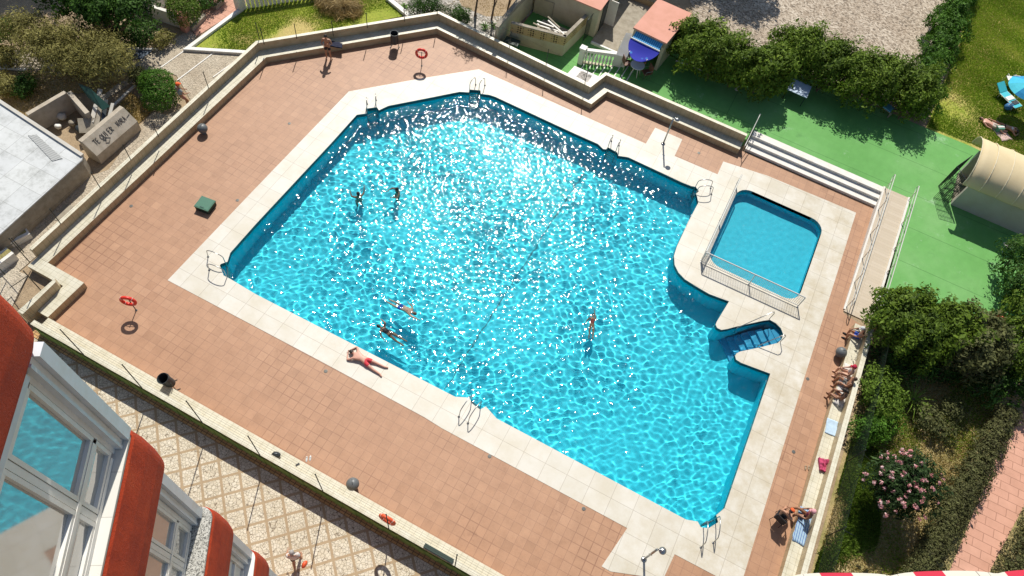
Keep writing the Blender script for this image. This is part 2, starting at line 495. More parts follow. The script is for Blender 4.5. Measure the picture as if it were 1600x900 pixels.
def mk():
    s = NT('white_roof_coat'); b = s.brick(1.1, 1.1, 0.012, (0.56, 0.58, 0.58), (0.60, 0.62, 0.61), (0.36, 0.37, 0.36)); c = s.mix(1.0, b.outputs[0], s.ramp(s.noise(.9, 7, .8), [(.34, (.62, .62, .60)), (.5, (.92, .92, .91)), (.65, (1, 1, 1))]), 'MULTIPLY'); s.set(Base_Color=c, Roughness=.7); M['roofw'] = s.m
    s = NT('pink_paving')
    b = s.brick(0.8, 0.4, 0.018, (0.55, 0.29, 0.20), (0.62, 0.34, 0.24), (0.36, 0.18, 0.12), vec=s.mapping(rot=(0, 0, 0.0)), offset=0.5)
    c = s.mix(1.0, b.outputs[0], s.ramp(s.noise(1.5, 4), [(0.3, (0.88, 0.87, 0.85)), (0.7, (1.05, 1.05, 1.05))]), 'MULTIPLY')
    s.set(Base_Color=c, Roughness=0.8); M['pink'] = s.m
    s = NT('speckled_granite')
    n = s.ramp(s.vor(85).outputs['Color'], [(0.25, (0.10, 0.10, 0.09)), (0.42, (0.34, 0.33, 0.29)), (0.7, (0.52, 0.51, 0.46))])
    s.set(Base_Color=n, Roughness=0.4); M['granite'] = s.m
mk()

# ------------------------------------------------------------------ ground sheets
def pxy(pts, z=0.0): return [(p.x, p.y) for p in WP(pts, z)]
g = sheet('ground', [(-90, -50), (90, -50), (90, 160), (-90, 160)], [COP], -0.03, M['earth'])
DECK = [(-22.2, 5.2), (-22.1, 7.5), (-24.45, 7.5), (-24.6, 23.6), (-20.3, 28.1), (-17.45, 31.2), (-6.9, 30.6), (-6.5, 32.1), (1.55, 32.0), (9.45, 32.15), (9.45, 24.5), (10.7, 24.2), (10.7, -6), (2.6, -6), (2.6, 5.2)]
sheet('pool_deck', DECK, [COP], 0.0, M['terra'])
sheet('pool_coping', COP, [POOL, KID], 0.012, M['coping'], zthick=0.26)
sheet('promenade', [(-40, -30), (2.55, -30), (2.55, 4.56), (-40, 4.56)], [], -0.004, M['mosaic'])
s_ = NT('brick_border'); bb = s_.brick(0.24, 0.12, 0.02, (0.46, 0.27, 0.10), (0.58, 0.36, 0.16), (0.2, 0.12, 0.06))
s_.set(Base_Color=bb.outputs[0], Roughness=0.9)
sheet('border_strip', [(-24, 4.565), (2.55, 4.565), (2.55, 4.84), (-24, 4.84)], [], 0.02, s_.m, zthick=0.04)

# ------------------------------------------------------------------ pool basins
def basin_mb(poly, ztop, depth):
    mb = MB(); n = len(poly)
    a = sum(poly[i][0] * poly[(i + 1) % n][1] - poly[(i + 1) % n][0] * poly[i][1] for i in range(n))
    P = poly if a > 0 else poly[::-1]
    for i in range(n):
        p, q = P[i], P[(i + 1) % n]
        mb.add([(p[0], p[1], ztop), (q[0], q[1], ztop), (q[0], q[1], -depth), (p[0], p[1], -depth)], [(0, 1, 2, 3)])
    tri = tessellate_polygon([[Vector((x, y, 0)) for x, y in P]])
    fs = []
    for t in tri:
        p, q, r = (P[i] for i in t)
        ar = (q[0] - p[0]) * (r[1] - p[1]) - (r[0] - p[0]) * (q[1] - p[1])
        fs.append(tuple(t) if ar > 0 else tuple(reversed(t)))
    mb.add([(x, y, -depth) for x, y in P], fs)
    return mb
def pool_mat(name, a, b):
    s = NT(name)
    c = s.mix(s.noise(0.3, 3), a, b)
    br = s.brick(0.06, 0.06, 0.006, (1, 1, 1), (0.96, 0.97, 0.98), (0.9, 0.9, 0.92))
    s.set(Base_Color=s.mix(1.0, c, br.outputs[0], 'MULTIPLY'), Roughness=0.6)
    return s.m
MPOOL = pool_mat('pool_mosaic', (0.0, 0.60, 0.73), (0.0, 0.67, 0.79))
MKID = pool_mat('shallow_pool_mosaic', (0.005, 0.55, 0.70), (0.008, 0.58, 0.72))
DEPTH = 1.6; WZ = -0.2
pool = empty('swimming_pool', (-5, 19, 0), 0, 'large turquoise swimming pool with cut corners and a stair bay', 'swimming pool')
def kid(o, p):
    o.parent = p
    o.matrix_parent_inverse = Matrix.Translation(p.location).inverted() if p.rotation_euler.z == 0 else p.matrix_world.inverted()
    return o
receivers = []
b = kid(basin_mb(POOL, 0.0, DEPTH).build('basin', MPOOL), pool); receivers.append(b)
# dark band under the coping: shade of the gap above the water, painted
tm = MB(); n_ = len(POOL)
ccw = sum(POOL[i][0] * POOL[(i + 1) % n_][1] - POOL[(i + 1) % n_][0] * POOL[i][1] for i in range(n_)) > 0
def inset(P, d):
    n = len(P); out = []
    for i in range(n):
        a, b_, c = Vector(P[i - 1]), Vector(P[i]), Vector(P[(i + 1) % n])
        u = (b_ - a).normalized(); v = (c - b_).normalized()
        nn = Vector((-(u + v).y, (u + v).x))
        if nn.length < 1e-5: nn = Vector((-u.y, u.x))
        nn.normalize(); k = max(0.5, nn.dot(Vector((-u.y, u.x))))
        s = 1 if ccw else -1
        out.append((b_.x + nn.x * d / k * s, b_.y + nn.y * d / k * s))
    return out
IN = inset(POOL, 0.012)
for i in range(n_):
    p, q = IN[i], IN[(i + 1) % n_]
    f = (0, 1, 2, 3) if ccw else (3, 2, 1, 0)
    tm.add([(p[0], p[1], -0.04), (q[0], q[1], -0.04), (q[0], q[1], -0.17), (p[0], p[1], -0.17)], [f])
kid(tm.build('waterline_shade', plain('waterline_shade', (0.02, 0.10, 0.12), 0.3, 0, 0.3, 3)), pool)
# floor joint that runs across the deep end
def refr(px, py, z):
    d = (RM @ Vector((px - 800, py - 450, FOC))).normalized()
    p = EYE + d * ((WZ - EYE.z) / d.z)
    k = 1 / 1.33; h = Vector((d.x, d.y, 0)) * k
    t = Vector((h.x, h.y, -math.sqrt(1 - h.length_squared)))
    return p + t * ((z - p.z) / t.z)
a_, c_ = refr(715, 577, -DEPTH), refr(893, 300, -DEPTH)
jm = MB(); dv = (c_ - a_).normalized(); pv = Vector((-dv.y, dv.x, 0)) * 0.028
pp = [a_ - dv * 1.2, (a_ + c_) / 2 + pv * 1.5, c_ + dv * 1.5]
for p, q in zip(pp, pp[1:]):
    jm.add([p - pv + Vector((0, 0, .006)), q - pv + Vector((0, 0, .006)), q + pv + Vector((0, 0, .006)), p + pv + Vector((0, 0, .006))], [(0, 1, 2, 3)])
j_ = kid(jm.build('floor_joint', plain('dark_joint', (0.005, 0.22, 0.28), 0.6, 0, .6, 2)), pool); receivers.append(j_)
# stair bay: steps go down from the rounded end towards the pool
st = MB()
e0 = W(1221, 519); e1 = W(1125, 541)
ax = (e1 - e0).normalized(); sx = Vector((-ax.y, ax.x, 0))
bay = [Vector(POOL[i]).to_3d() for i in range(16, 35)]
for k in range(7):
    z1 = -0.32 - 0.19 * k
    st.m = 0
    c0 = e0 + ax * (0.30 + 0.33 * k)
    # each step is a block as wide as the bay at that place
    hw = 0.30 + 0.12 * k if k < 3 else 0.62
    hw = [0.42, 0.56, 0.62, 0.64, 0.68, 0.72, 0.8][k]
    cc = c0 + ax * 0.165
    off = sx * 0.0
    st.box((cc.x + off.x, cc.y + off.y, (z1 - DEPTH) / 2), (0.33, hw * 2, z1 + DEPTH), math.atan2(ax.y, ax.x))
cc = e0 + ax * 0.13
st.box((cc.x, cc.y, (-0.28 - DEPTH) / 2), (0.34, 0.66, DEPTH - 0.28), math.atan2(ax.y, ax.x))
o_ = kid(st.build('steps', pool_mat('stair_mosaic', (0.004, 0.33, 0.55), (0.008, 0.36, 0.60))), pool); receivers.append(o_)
kp = empty('paddling_pool', (4.8, 26.6, 0), 0, 'small rounded paddling pool of calm blue water inside the white fence', 'paddling pool')
kb = kid(basin_mb(KID, 0.0, 0.72).build('basin', MKID), kp); receivers.append(kb)

# ------------------------------------------------------------------ water: a real wave surface
def inpoly_np(X, Y, P):
    c = np.zeros(X.shape, bool); j = len(P) - 1
    for i in range(len(P)):
        xi, yi = P[i]; xj, yj = P[j]
        if yi != yj:
            c ^= ((yi > Y) != (yj > Y)) & (X < (xj - xi) * (Y - yi) / (yj - yi) + xi)
        j = i
    return c
def water(name, P, z, step, amps, seed, calm=None):
    xs_ = [p[0] for p in P]; ys_ = [p[1] for p in P]
    X, Y = np.meshgrid(np.arange(min(xs_) - .1, max(xs_) + .1, step), np.arange(min(ys_) - .1, max(ys_) + .1, step))
    rg = np.random.RandomState(seed); H = np.zeros_like(X)
    # slow patches where the chop is stronger or weaker
    ag = np.ones_like(X)
    for k in range(6):
        th = rg.uniform(0, 6.28); l = rg.uniform(4, 9); ag += 0.10 * np.sin((X * math.cos(th) + Y * math.sin(th)) * 6.283 / l + rg.uniform(0, 6.28))
    for lam, a in amps:
        for k in range(26):
            th = rg.uniform(0, 2 * math.pi); l = lam * rg.uniform(.72, 1.4); ph = rg.uniform(0, 6.28)
            # bend the wave trains a little so that they do not repeat
            wx = X + 0.4 * np.sin(Y * 0.7 + k) + .12 * np.sin(Y * 2.1 + 3 * k); wy = Y + 0.4 * np.sin(X * 0.6 + 2 * k) + .12 * np.sin(X * 1.9 + 5 * k)
            H += a * np.sin((wx * math.cos(th) + wy * math.sin(th)) * 2 * math.pi / l + ph) / 3.74
    if calm is not None: ag = ag * calm(X, Y)
    Z = H * ag + z
    ny, nx = X.shape
    ins = inpoly_np(X, Y, P)
    dil = ins.copy()
    for _ in range(2):
        d = dil.copy(); d[1:] |= dil[:-1]; d[:-1] |= dil[1:]; d[:, 1:] |= dil[:, :-1]; d[:, :-1] |= dil[:, 1:]; dil = d
    i = np.arange(nx * ny).reshape(ny, nx)
    keep = dil[:-1, :-1] & dil[:-1, 1:] & dil[1:, 1:] & dil[1:, :-1]
    q = np.stack([i[:-1, :-1][keep], i[:-1, 1:][keep], i[1:, 1:][keep], i[1:, :-1][keep]], -1)
    used = np.unique(q); remap = -np.ones(nx * ny, int); remap[used] = np.arange(len(used)); q = remap[q]
    v = np.stack([X, Y, Z], -1).reshape(-1, 3)[used]
    me = bpy.data.meshes.new(name)
    me.vertices.add(len(v)); me.vertices.foreach_set('co', v.ravel())
    me.loops.add(q.size); me.loops.foreach_set('vertex_index', q.ravel().astype(np.int32))
    me.polygons.add(len(q)); me.polygons.foreach_set('loop_start', np.arange(0, q.size, 4, dtype=np.int32))
    me.polygons.foreach_set('use_smooth', np.ones(len(q), bool))
    me.update(calc_edges=True)
    o = link(name, me, MWATER)
    o['kind'] = 'structure'
    o.cycles.is_caustics_caster = True
    return o
w_ = NT('pool_water'); w_.n.remove(w_.b)
rf = w_.n.new('ShaderNodeBsdfRefraction'); rf.inputs['IOR'].default_value = 1.33; rf.inputs['Roughness'].default_value = 0
rf.inputs[0].default_value = (0.93, 1.0, 1.0, 1)
gl_ = w_.n.new('ShaderNodeBsdfGlossy'); gl_.inputs['Roughness'].default_value = 0.047
# the finest capillary ripples only tilt the mirror lobe
cb = w_.n.new('ShaderNodeBump'); cb.inputs['Strength'].default_value = 1.0; cb.inputs['Distance'].default_value = 0.0165
w_.l.new(w_.math('ADD', w_.math('MULTIPLY', w_.noise(4.6, 0, .5, dist=.0), 2.2), w_.math('MULTIPLY', w_.noise(9, 0, .5), .5)), cb.inputs['Height'])
w_.l.new(cb.outputs[0], gl_.inputs['Normal'])
fr_ = w_.n.new('ShaderNodeFresnel'); fr_.inputs[0].default_value = 1.33
mx_ = w_.n.new('ShaderNodeMixShader')
w_.l.new(fr_.outputs[0], mx_.inputs[0]); w_.l.new(rf.outputs[0], mx_.inputs[1]); w_.l.new(gl_.outputs[0], mx_.inputs[2]); w_.l.new(mx_.outputs[0], w_.out.inputs[0])
MWATER = w_.m
def calm(X, Y):
    # the stair bay and the water against the east wall lie stiller
    k = np.ones_like(X)
    k *= 0.72 + 0.28 / (1 + np.exp((X - 2.5) * 0.9 - (Y - 16) * 0.25))
    return k
water('pool_water', POOL, WZ, 0.032, ((3.2, .0085), (1.5, .0058), (0.8, .0044), (0.46, .0034), (0.30, .0017)), 1, calm)
water('paddling_pool_water', KID, -0.14, 0.05, ((1.6, .0018), (0.7, .0013), (0.4, .0007)), 5)
for r_ in receivers: r_.cycles.is_caustics_receiver = True
sl.cycles.is_caustics_light = True
# ------------------------------------------------------------------ seat walls around the deck
def offset_line(pts, d):
    """parallel polyline, d to the left of the walking direction"""
    out = []
    for i, p in enumerate(pts):
        p = Vector(p[:2])
        u = (p - Vector(pts[i - 1][:2])).normalized() if i > 0 else None
        v = (Vector(pts[i + 1][:2]) - p).normalized() if i < len(pts) - 1 else None
        if u is None: u = v
        if v is None: v = u
        nn = Vector((-(u + v).y, (u + v).x)).normalized()
        k = nn.dot(Vector((-u.y, u.x)))
        out.append((p.x + nn.x * d / k, p.y + nn.y * d / k))
    return out
def strip(mb, A, B, z0, z1):
    """prism segments between two parallel polylines"""
    for i in range(len(A) - 1):
        mb.prism([A[i], A[i + 1], B[i + 1], B[i]], z0, z1)
def seat_wall(name, line, side, label, depth=0.6, thick=0.17, zs=0.4, zt=0.92, face=0.04, rz=0.0):
    """line runs along the front of the seat; the back wall is on `side` (+1 left, -1 right)"""
    t = empty(name, (line[0][0], line[0][1], 0), 0, label, 'bench wall', 'tiled bench walls around the pool deck')
    s = MB(); L0 = line; L1 = offset_line(line, side * depth); L2 = offset_line(line, side * (depth + thick))
    strip(s, L0, L1, 0.0, zs)
    kid(s.build('seat', M['cream']), t)
    s = MB(); strip(s, offset_line(line, side * (depth + .003)), L2, -0.5, zt)
    kid(s.build('backrest', M['cream']), t)
    s = MB(); strip(s, offset_line(line, side * (depth - .012)), offset_line(line, side * (depth + thick + .012)), zt + .002, zt + .03)
    kid(s.build('cap', mat_cap), t)
    return L1, L2
mat_cap = mat_cream_tile('cream_wall_cap', (0.66, 0.63, 0.50), .25, (.46, .42, .32))
gq = lambda pts: pxy(pts, 0.4)
# north-west run: up the left side, round the top, down to the corner by the garden
lineA = gq([(75, 410), (415.8, 89.5), (682.6, 44.6), (923.75, 162.5), (950, 141), (1158, 235)])
lineA[3] = (-7.05, 30.19); lineA[4] = (-6.66, 31.62); lineA[5] = (1.50, 31.6)
LA1, LA2 = seat_wall('bench_wall', lineA, 1, 'long tan tiled bench wall bending around the left and top sides of the terracotta deck')
# front run along the promenade
lineB = [(2.55, 5.49), (-22.1, 5.49)]
sB1, sB2 = seat_wall('bench_wall', lineB, 1, 'straight cream tiled bench wall between the terracotta deck and the mosaic promenade', depth=0.47, thick=0.2)
# moss on the outer face of that wall
mo = NT('moss'); mo.set(Base_Color=mo.ramp(mo.noise(2.2, 5, 0.8), [(0.35, (0.10, 0.19, 0.03)), (0.6, (0.20, 0.27, 0.06)), (0.8, (0.34, 0.33, 0.18))]), Roughness=0.95)
mm = MB()
for i in range(120):
    x0 = -22.0 + i * 0.205; h = 0.5 + 0.4 * noise.noise(Vector((x0 * 0.9, 0, 0))); 
    zt_ = .52 + .75 * h * .5
    mm.box((x0 + .1, 4.80 - 0.004, zt_ / 2 + .05), (0.204, 0.03 + .02 * (i % 3), zt_))
tag(mm.build('moss', mo.m), kind='stuff', label='green moss creeping up the outer wall face', cat='moss')
# east run
lineC = [(10.02, 23.9), (9.98, 4.0)]
seat_wall('bench_wall', lineC, 1, 'sunlit cream tiled bench wall along the right side, people sitting on it', depth=0.5, thick=0.2)
# corner block bottom left: seat platform with a short back wall
cb = empty('bench_corner', (-22.1, 6.5, 0), 0, 'cream tiled bench corner jutting into the deck, with its own short back wall', 'bench wall', 'tiled bench walls around the pool deck')
s = MB(); s.prism([(-24.75, 7.555), (-22.09, 7.545), (-22.14, 5.495), (-22.7, 5.495), (-22.72, 6.98), (-24.75, 6.98)], 0, 0.402)
kid(s.build('seat', M['cream']), cb)
s = MB(); s.prism([(-22.73, 6.85), (-22.90, 6.98), (-23.0, 5.0), (-22.72, 5.0)], -0.4, 0.92)
kid(s.build('backrest', M['cream']), cb)

# ------------------------------------------------------------------ fence posts with mesh and wires
def fence(label, pts, h, zb, wires=3, mesh=None, name='wire_fence', pr=0.022, brace=()):
    t = empty(name, (pts[0][0], pts[0][1], zb), 0, label, 'fence')
    for i, p in enumerate(pts):
        m_ = MB(); m_.tube([(p[0], p[1], zb), (p[0], p[1], zb + h)], pr, 6)
        m_.lathe([(pr, 0), (pr * 1.4, 0), (pr * 1.4, .012), (0.005, .03)], (p[0], p[1], zb + h), 6)
        kid(m_.build('post', M['dark']), t)
    for k in range(wires):
        z = zb + h * (0.12 + 0.86 * k / max(1, wires - 1))
        m_ = MB(); m_.tube([(p[0], p[1], z) for p in pts], 0.0035, 4)
        kid(m_.build('wire', M['dark']), t)
    for i, d in brace:
        m_ = MB(); p = pts[i]
        m_.tube([(p[0], p[1], zb + h * .8), (p[0] + d[0], p[1] + d[1], zb + .03)], pr * .8, 6)
        kid(m_.build('brace', M['dark']), t)
    if mesh:
        m_ = MB()
        for a, b_ in zip(pts, pts[1:]):
            m_.add([(a[0], a[1], zb), (b_[0], b_[1], zb), (b_[0], b_[1], zb + h * mesh), (a[0], a[1], zb + h * mesh)], [(0, 1, 2, 3)])
        kid(m_.build('mesh', MESHM), t)
    return t
def chain_mat():
    s = NT('chain_link')
    sep = s.n.new('ShaderNodeSeparateXYZ'); s.l.new(s.pos, sep.inputs[0])
    h = s.math('ADD', sep.outputs[0], sep.outputs[1])
    def ln(k):
        t = s.math('FRACT', s.math('MULTIPLY', s.math('MULTIPLY_ADD', sep.outputs[2], k, h), 1 / 0.075))
        return s.math('LESS_THAN', t, 0.12)
    a = s.math('MAXIMUM', ln(1.0), ln(-1.0))
    s.set(Base_Color=(0.035, 0.06, 0.045), Roughness=0.5, Alpha=a)
    return s.m
MESHM = chain_mat()
FY = 4.80
fp = [(-22.3, FY), (-19.25, FY), (-16.25, FY), (-13.25, FY), (-10.45, FY), (-7.5, FY), (-4.5, FY), (-1.6, FY), (1.3, FY)]
fence('tall dark wire fence posts standing on the bench wall beside the mosaic promenade', fp, 2.3, 0.9, 5, mesh=None)
lf = pxy([(95, 350), (157, 294), (205, 251), (248, 214), (326, 138), (413, 70)], 0.92)
fence('low dark wire fence on top of the left bench wall', [(-24.95, 7.3)] + lf + [(-24.85, 23.9)], 1.1, 0.95, 3)
tf = pxy([(464, 61), (521, 57), (574, 44), (632, 34), (683, 25)], 0.92)
fence('low dark wire fence on the top left bench wall beside the lawn', tf, 1.0, 0.95, 3)
rf_ = [tuple(Vector(LA2[2]).lerp(Vector(LA2[3]), k)) for k in (0.25, 0.48, 0.72, 0.97)]
fence('low dark wire fence on the bench wall in front of the cream sheds', rf_, 1.0, 0.95, 3)
gf = [(11.25, 24.0), (11.35, 20.4), (11.4, 16.9), (11.4, 13.3), (11.4, 10.2), (11.4, 6.5)]
fence('chain link fence leaning over the shrubs behind the right hand bench wall', gf, 1.7, 0.0, 2, mesh=0.98,
      brace=[(1, (1.1, 0.6)), (2, (1.1, 0.6)), (3, (1.1, 0.6)), (4, (1.1, 0.6))])
fence('dark corner fence with crossing braces at the bottom left gate', [(-24.9, 7.2), (-25.3, 6.2), (-23.2, 6.3), (-23.0, 4.9)], 1.9, 0.3, 3,
      brace=[(0, (-1.6, -.6)), (2, (-1.4, -.5)), (3, (-1.2, .6))])

# ------------------------------------------------------------------ steps and ramp
sw = empty('deck_steps', (5.5, 32.3, 0), 0, 'three long white steps from the terracotta deck up to the green court', 'steps')
for k, (y0, y1, z) in enumerate(((32.10, 32.52, 0.167), (32.50, 32.92, 0.334), (32.90, 33.36, 0.5))):
    m_ = MB(); m_.box(((1.78 + 9.42) / 2, (y0 + 33.36) / 2, z - 0.085 + 0.001), (9.42 - 1.78, 33.36 - y0, 0.165))
    m_.m = 0
    kid(m_.build('step', M['whitet']), sw)
rp = MB()
R0, R1 = 24.6, 33.3
rp.prism([(9.46, R0), (10.85, R0), (10.85, R1), (9.46, R1)], -0.02, [0.02, 0.02, 0.505, 0.505])
rm = NT('ramp_surface'); bb = rm.brick(1.0, 0.18, 0.006, (0.50, 0.42, 0.31), (0.55, 0.47, 0.36), (0.42, 0.35, 0.26))
rm.set(Base_Color=bb.outputs[0], Roughness=0.8)
ro = rp.build('ramp', rm.m); ro['kind'] = 'structure'
rk = MB(); rk.prism([(9.40, R0 + .1), (9.50, R0 + .1), (9.50, R1 + .03), (9.40, R1 + .03)], -0.02, [0.06, 0.06, 0.545, 0.545])
rk.prism([(10.80, R0 - .1), (10.92, R0 - .1), (10.92, R1), (10.80, R1)], -0.02, [0.08, 0.08, 0.56, 0.56])
tag(rk.build('ramp_kerb', M['whitet']), 'pale raised kerbs along both edges of the ramp', 'kerb')
def railing(label, x, ys, zf, h, name='ramp_railing'):
    t = empty(name, (x, ys[0], 0), 0, label, 'railing', 'metal railings along the ramp')
    for y in ys:
        m_ = MB(); m_.tube([(x, y, zf(y)), (x, y, zf(y) + h)], 0.02, 6); m_.lathe([(.05, 0), (.05, .012), (.02, .014)], (x, y, zf(y)), 8)
        kid(m_.build('post', M['steel']), t)
    ya, yb = ys[0] - .25, ys[-1] + .25
    for q, r_ in ((h, .024), (h * .62, .016)):
        m_ = MB(); pts = [(x, y, zf(y) + q) for y in np.linspace(ya, yb, 8)]
        m_.tube(pts, r_, 6); kid(m_.build('handrail' if q == h else 'midrail', M['rail']), t)
    for y, s_ in ((ya, -1), (yb, 1)):
        m_ = MB(); m_.tube([(x, y, zf(y) + h), (x, y + s_ * .12, zf(y) + h * .9), (x, y + s_ * .12, zf(y) + h * .7), (x, y, zf(y) + h * .62)], .02, 6)
        kid(m_.build('end_loop', M['rail']), t)

zr = lambda y: max(0.0, min(0.5, (y - R0) / (R1 - R0) * 0.5)) + 0.01
railing('grey metal railing on the pool side of the ramp', 9.52, [24.9, 26.5, 28.1, 29.8, 31.6, 33.2], zr, 0.95)
railing('grey metal railing between the ramp and the green court', 10.86, [24.7, 26.3, 27.9, 29.5, 31.3, 33.1], zr, 0.95)
t = empty('step_railing', (1.62, 32.3, 0), 0, 'short metal handrail at the left end of the white steps', 'railing')
for y, z in ((31.75, 0.0), (33.4, 0.5)):
    m_ = MB(); m_.tube([(1.66, y, z), (1.66, y, z + .9)], .02, 6); kid(m_.build('post', M['steel']), t)
m_ = MB(); m_.tube([(1.66, 31.5, .9), (1.66, 31.75, .9), (1.66, 33.4, 1.4), (1.66, 33.75, 1.4)], .022, 6); kid(m_.build('handrail', M['rail']), t)
m_ = MB(); m_.tube([(1.66, 31.75, .5), (1.66, 33.4, 1.0)], .016, 6); kid(m_.build('midrail', M['rail']), t)

# ------------------------------------------------------------------ white fence of the paddling pool
def bar_fence(label, p, q, h=0.9, n=60, name='pool_fence', posts=(0, .5, 1)):
    t = empty(name, (p[0], p[1], 0.012), 0, label, 'fence', 'white bar fences of the paddling pool')
    P, Q = Vector((*p, .012)), Vector((*q, .012)); Z = Vector((0, 0, 1))
    for k in posts:
        c = P.lerp(Q, k); m_ = MB(); m_.box((c.x, c.y, h / 2 + .012), (.05, .05, h)); m_.lathe([(.06, 0), (.06, .01), (.03, .012)], c, 8)
        kid(m_.build('post', M['rail']), t)
    for z, r_ in ((h, .022), (0.1, .016)):
        m_ = MB(); m_.tube([P + Z * z, Q + Z * z], r_ * 1.5, 6); kid(m_.build('rail', M['rail']), t)
    for k in range(1, n):
        if min(abs(k / n - a) for a in posts) < .006: continue
        c = P.lerp(Q, k / n); m_ = MB(); m_.tube([c + Z * .1, c + Z * h], .0105, 4, cap=False)
        kid(m_.build('bar', M['rail']), t)
    return t
bar_fence('white bar fence along the near side of the paddling pool', (2.13, 23.57), (7.29, 23.62), n=56)
bar_fence('white bar fence along the left side of the paddling pool', (2.10, 23.62), (2.14, 29.4), n=60, posts=(0.015, .5, 1))

# ------------------------------------------------------------------ pool ladders
def ladder(p1, p2, out, label, bend=0.55):
    """two hoops of tube, each from under water up over the edge and down to the deck"""
    a, b_ = Vector((p1.x, p1.y, 0)), Vector((p2.x, p2.y, 0))
    o = Vector((out[0], out[1], 0)).normalized()
    t = empty('pool_ladder', (a + b_) / 2, 0, label, 'pool ladder', 'steel pool ladders')
    for c in (a, b_):
        m_ = MB(); Z = Vector((0, 0, 1))
        pts = [c - o * .10 - Z * 1.1, c - o * .10 - Z * .1, c - o * .09 + Z * .35]
        for k in range(9):
            th = math.pi * k / 8
            pts.append(c + o * (bend / 2 - .09 - math.cos(th) * bend / 2) + Z * (.52 + .2 * math.sin(th)))
        pts += [c + o * (bend - .06) + Z * .28, c + o * (bend - .02) + Z * .012]
        m_.tube(pts, .021, 8); m_.lathe([(.055, 0), (.055, .012), (.02, .03)], c + o * (bend - .02) + Z * .012, 10)
        kid(m_.build('handrail', M['steel'], smooth=True), t)
    for k in range(3):
        z = -.25 - .28 * k
        m_ = MB(); m_.tube([a - o * .10 + Vector((0, 0, z)), b_ - o * .10 + Vector((0, 0, z))], .035, 6)
        kid(m_.build('rung', M['steel']), t)
    return t
ladder(W(350, 411), W(352, 432), (-1, -.12), 'steel ladder at the left hand corner of the pool', .85)
ladder(W(574, 174), W(588, 168), (-.55, .83), 'steel ladder at the upper left cut corner of the pool')
ladder(W(735, 141), W(749.5, 142), (.1, 1), 'steel ladder at the top corner of the pool')
ladder(W(950, 231), W(962, 238), (-.05, 1), 'steel ladder on the top right edge, near the shower in the middle of the deck')
ladder(W(1088.5, 293.5), W(1089.5, 303), (.9, .5), 'steel ladder beside the upper left corner of the paddling pool', .8)
ladder(W(735, 627), W(749, 637), (-.1, -1), 'steel ladder halfway along the near edge of the pool', .9)
ladder(W(1098, 822), W(1117, 815), (.25, -1), 'steel ladder at the lower right corner of the pool', .9)
def stair_rail(pts, label):
    t = empty('stair_handrail', pts[0], 0, label, 'handrail', 'steel handrails of the pool stair')
    m_ = MB(); m_.tube(pts, .02, 8); kid(m_.build('tube', M['steel'], smooth=True), t)
def V(px, py, z): return W(px, py, z)
def rail_path(a, b_):
    u = (b_ - a).normalized(); Z = Vector((0, 0, 1))
    return [a - u * .1 + Z * .01, a - u * .12 + Z * .6, a - u * .02 + Z * .78, a + u * .12 + Z * .8, b_ + Z * .1, b_ - Z * .5]
stair_rail(rail_path(V(1199, 499.5, 0), V(1152, 511, 0) + Vector((0.0, -.1, 0))), 'steel handrail on the upper side of the stair bay')
stair_rail(rail_path(V(1216, 535, 0), V(1184, 543, 0)  + Vector((0, .08, 0))), 'steel handrail on the lower side of the stair bay')

# ------------------------------------------------------------------ showers
def shower(base, head, label, hz):
    t = empty('pool_shower', base, 0, label, 'shower', 'showers on square plinths')
    m_ = MB(); m_.tube([base, base + Vector((0, 0, hz))], .045, 10); m_.lathe([(.12, 0), (.12, .03), (.05, .05)], base, 14)
    kid(m_.build('pole', M['steel'], smooth=True), t)
    d = Vector((head.x - base.x, head.y - base.y, 0))
    if d.length < .12: d = Vector((.2, .05, 0))
    top = base + Vector((0, 0, hz))
    m_ = MB(); m_.tube([top, top + d * .5 + Vector((0, 0, .05)), top + d + Vector((0, 0, .0))], .02, 8)
    kid(m_.build('arm', M['steel'], smooth=True), t)
    m_ = MB(); m_.lathe([(.02, .06), (.14, .02), (.15, -.02), (.13, -.03)], top + d, 18)
    kid(m_.build('shower_head', M['steel'], smooth=True), t)
    m_ = MB(); m_.tube([base + Vector((-.07, 0, 1.0)), base + Vector((.07, 0, 1.0))], .02, 6); kid(m_.build('tap', M['steel']), t)
shower(W(1036, 225), W(1052, 184, 2.05), 'steel shower on a white plinth behind the top right pool edge', 2.03)
shower(W(1006, 874), W(1028, 857, 2.0), 'steel shower on the white plinth by the lower right corner of the pool', 2.0)
dm = plain('drain_metal', (0.10, 0.10, 0.09), 0.5, .5)
for px, py in ((1092, 239), (509, 580), (912, 795), (205, 322), (371, 313), (765, 713), (1240, 706), (452, 193), (1262, 592)):
    m_ = MB(); p = W(px, py); m_.lathe([(.085, 0), (.085, .006), (.06, .008)], (0, 0, 0), 12)
    o = m_.build('floor_drain', dm); o.location = (p.x, p.y, 0.002)
    tag(o, 'small round drain cover set flush in the paved pool deck', 'drain', 'drain covers in the deck')

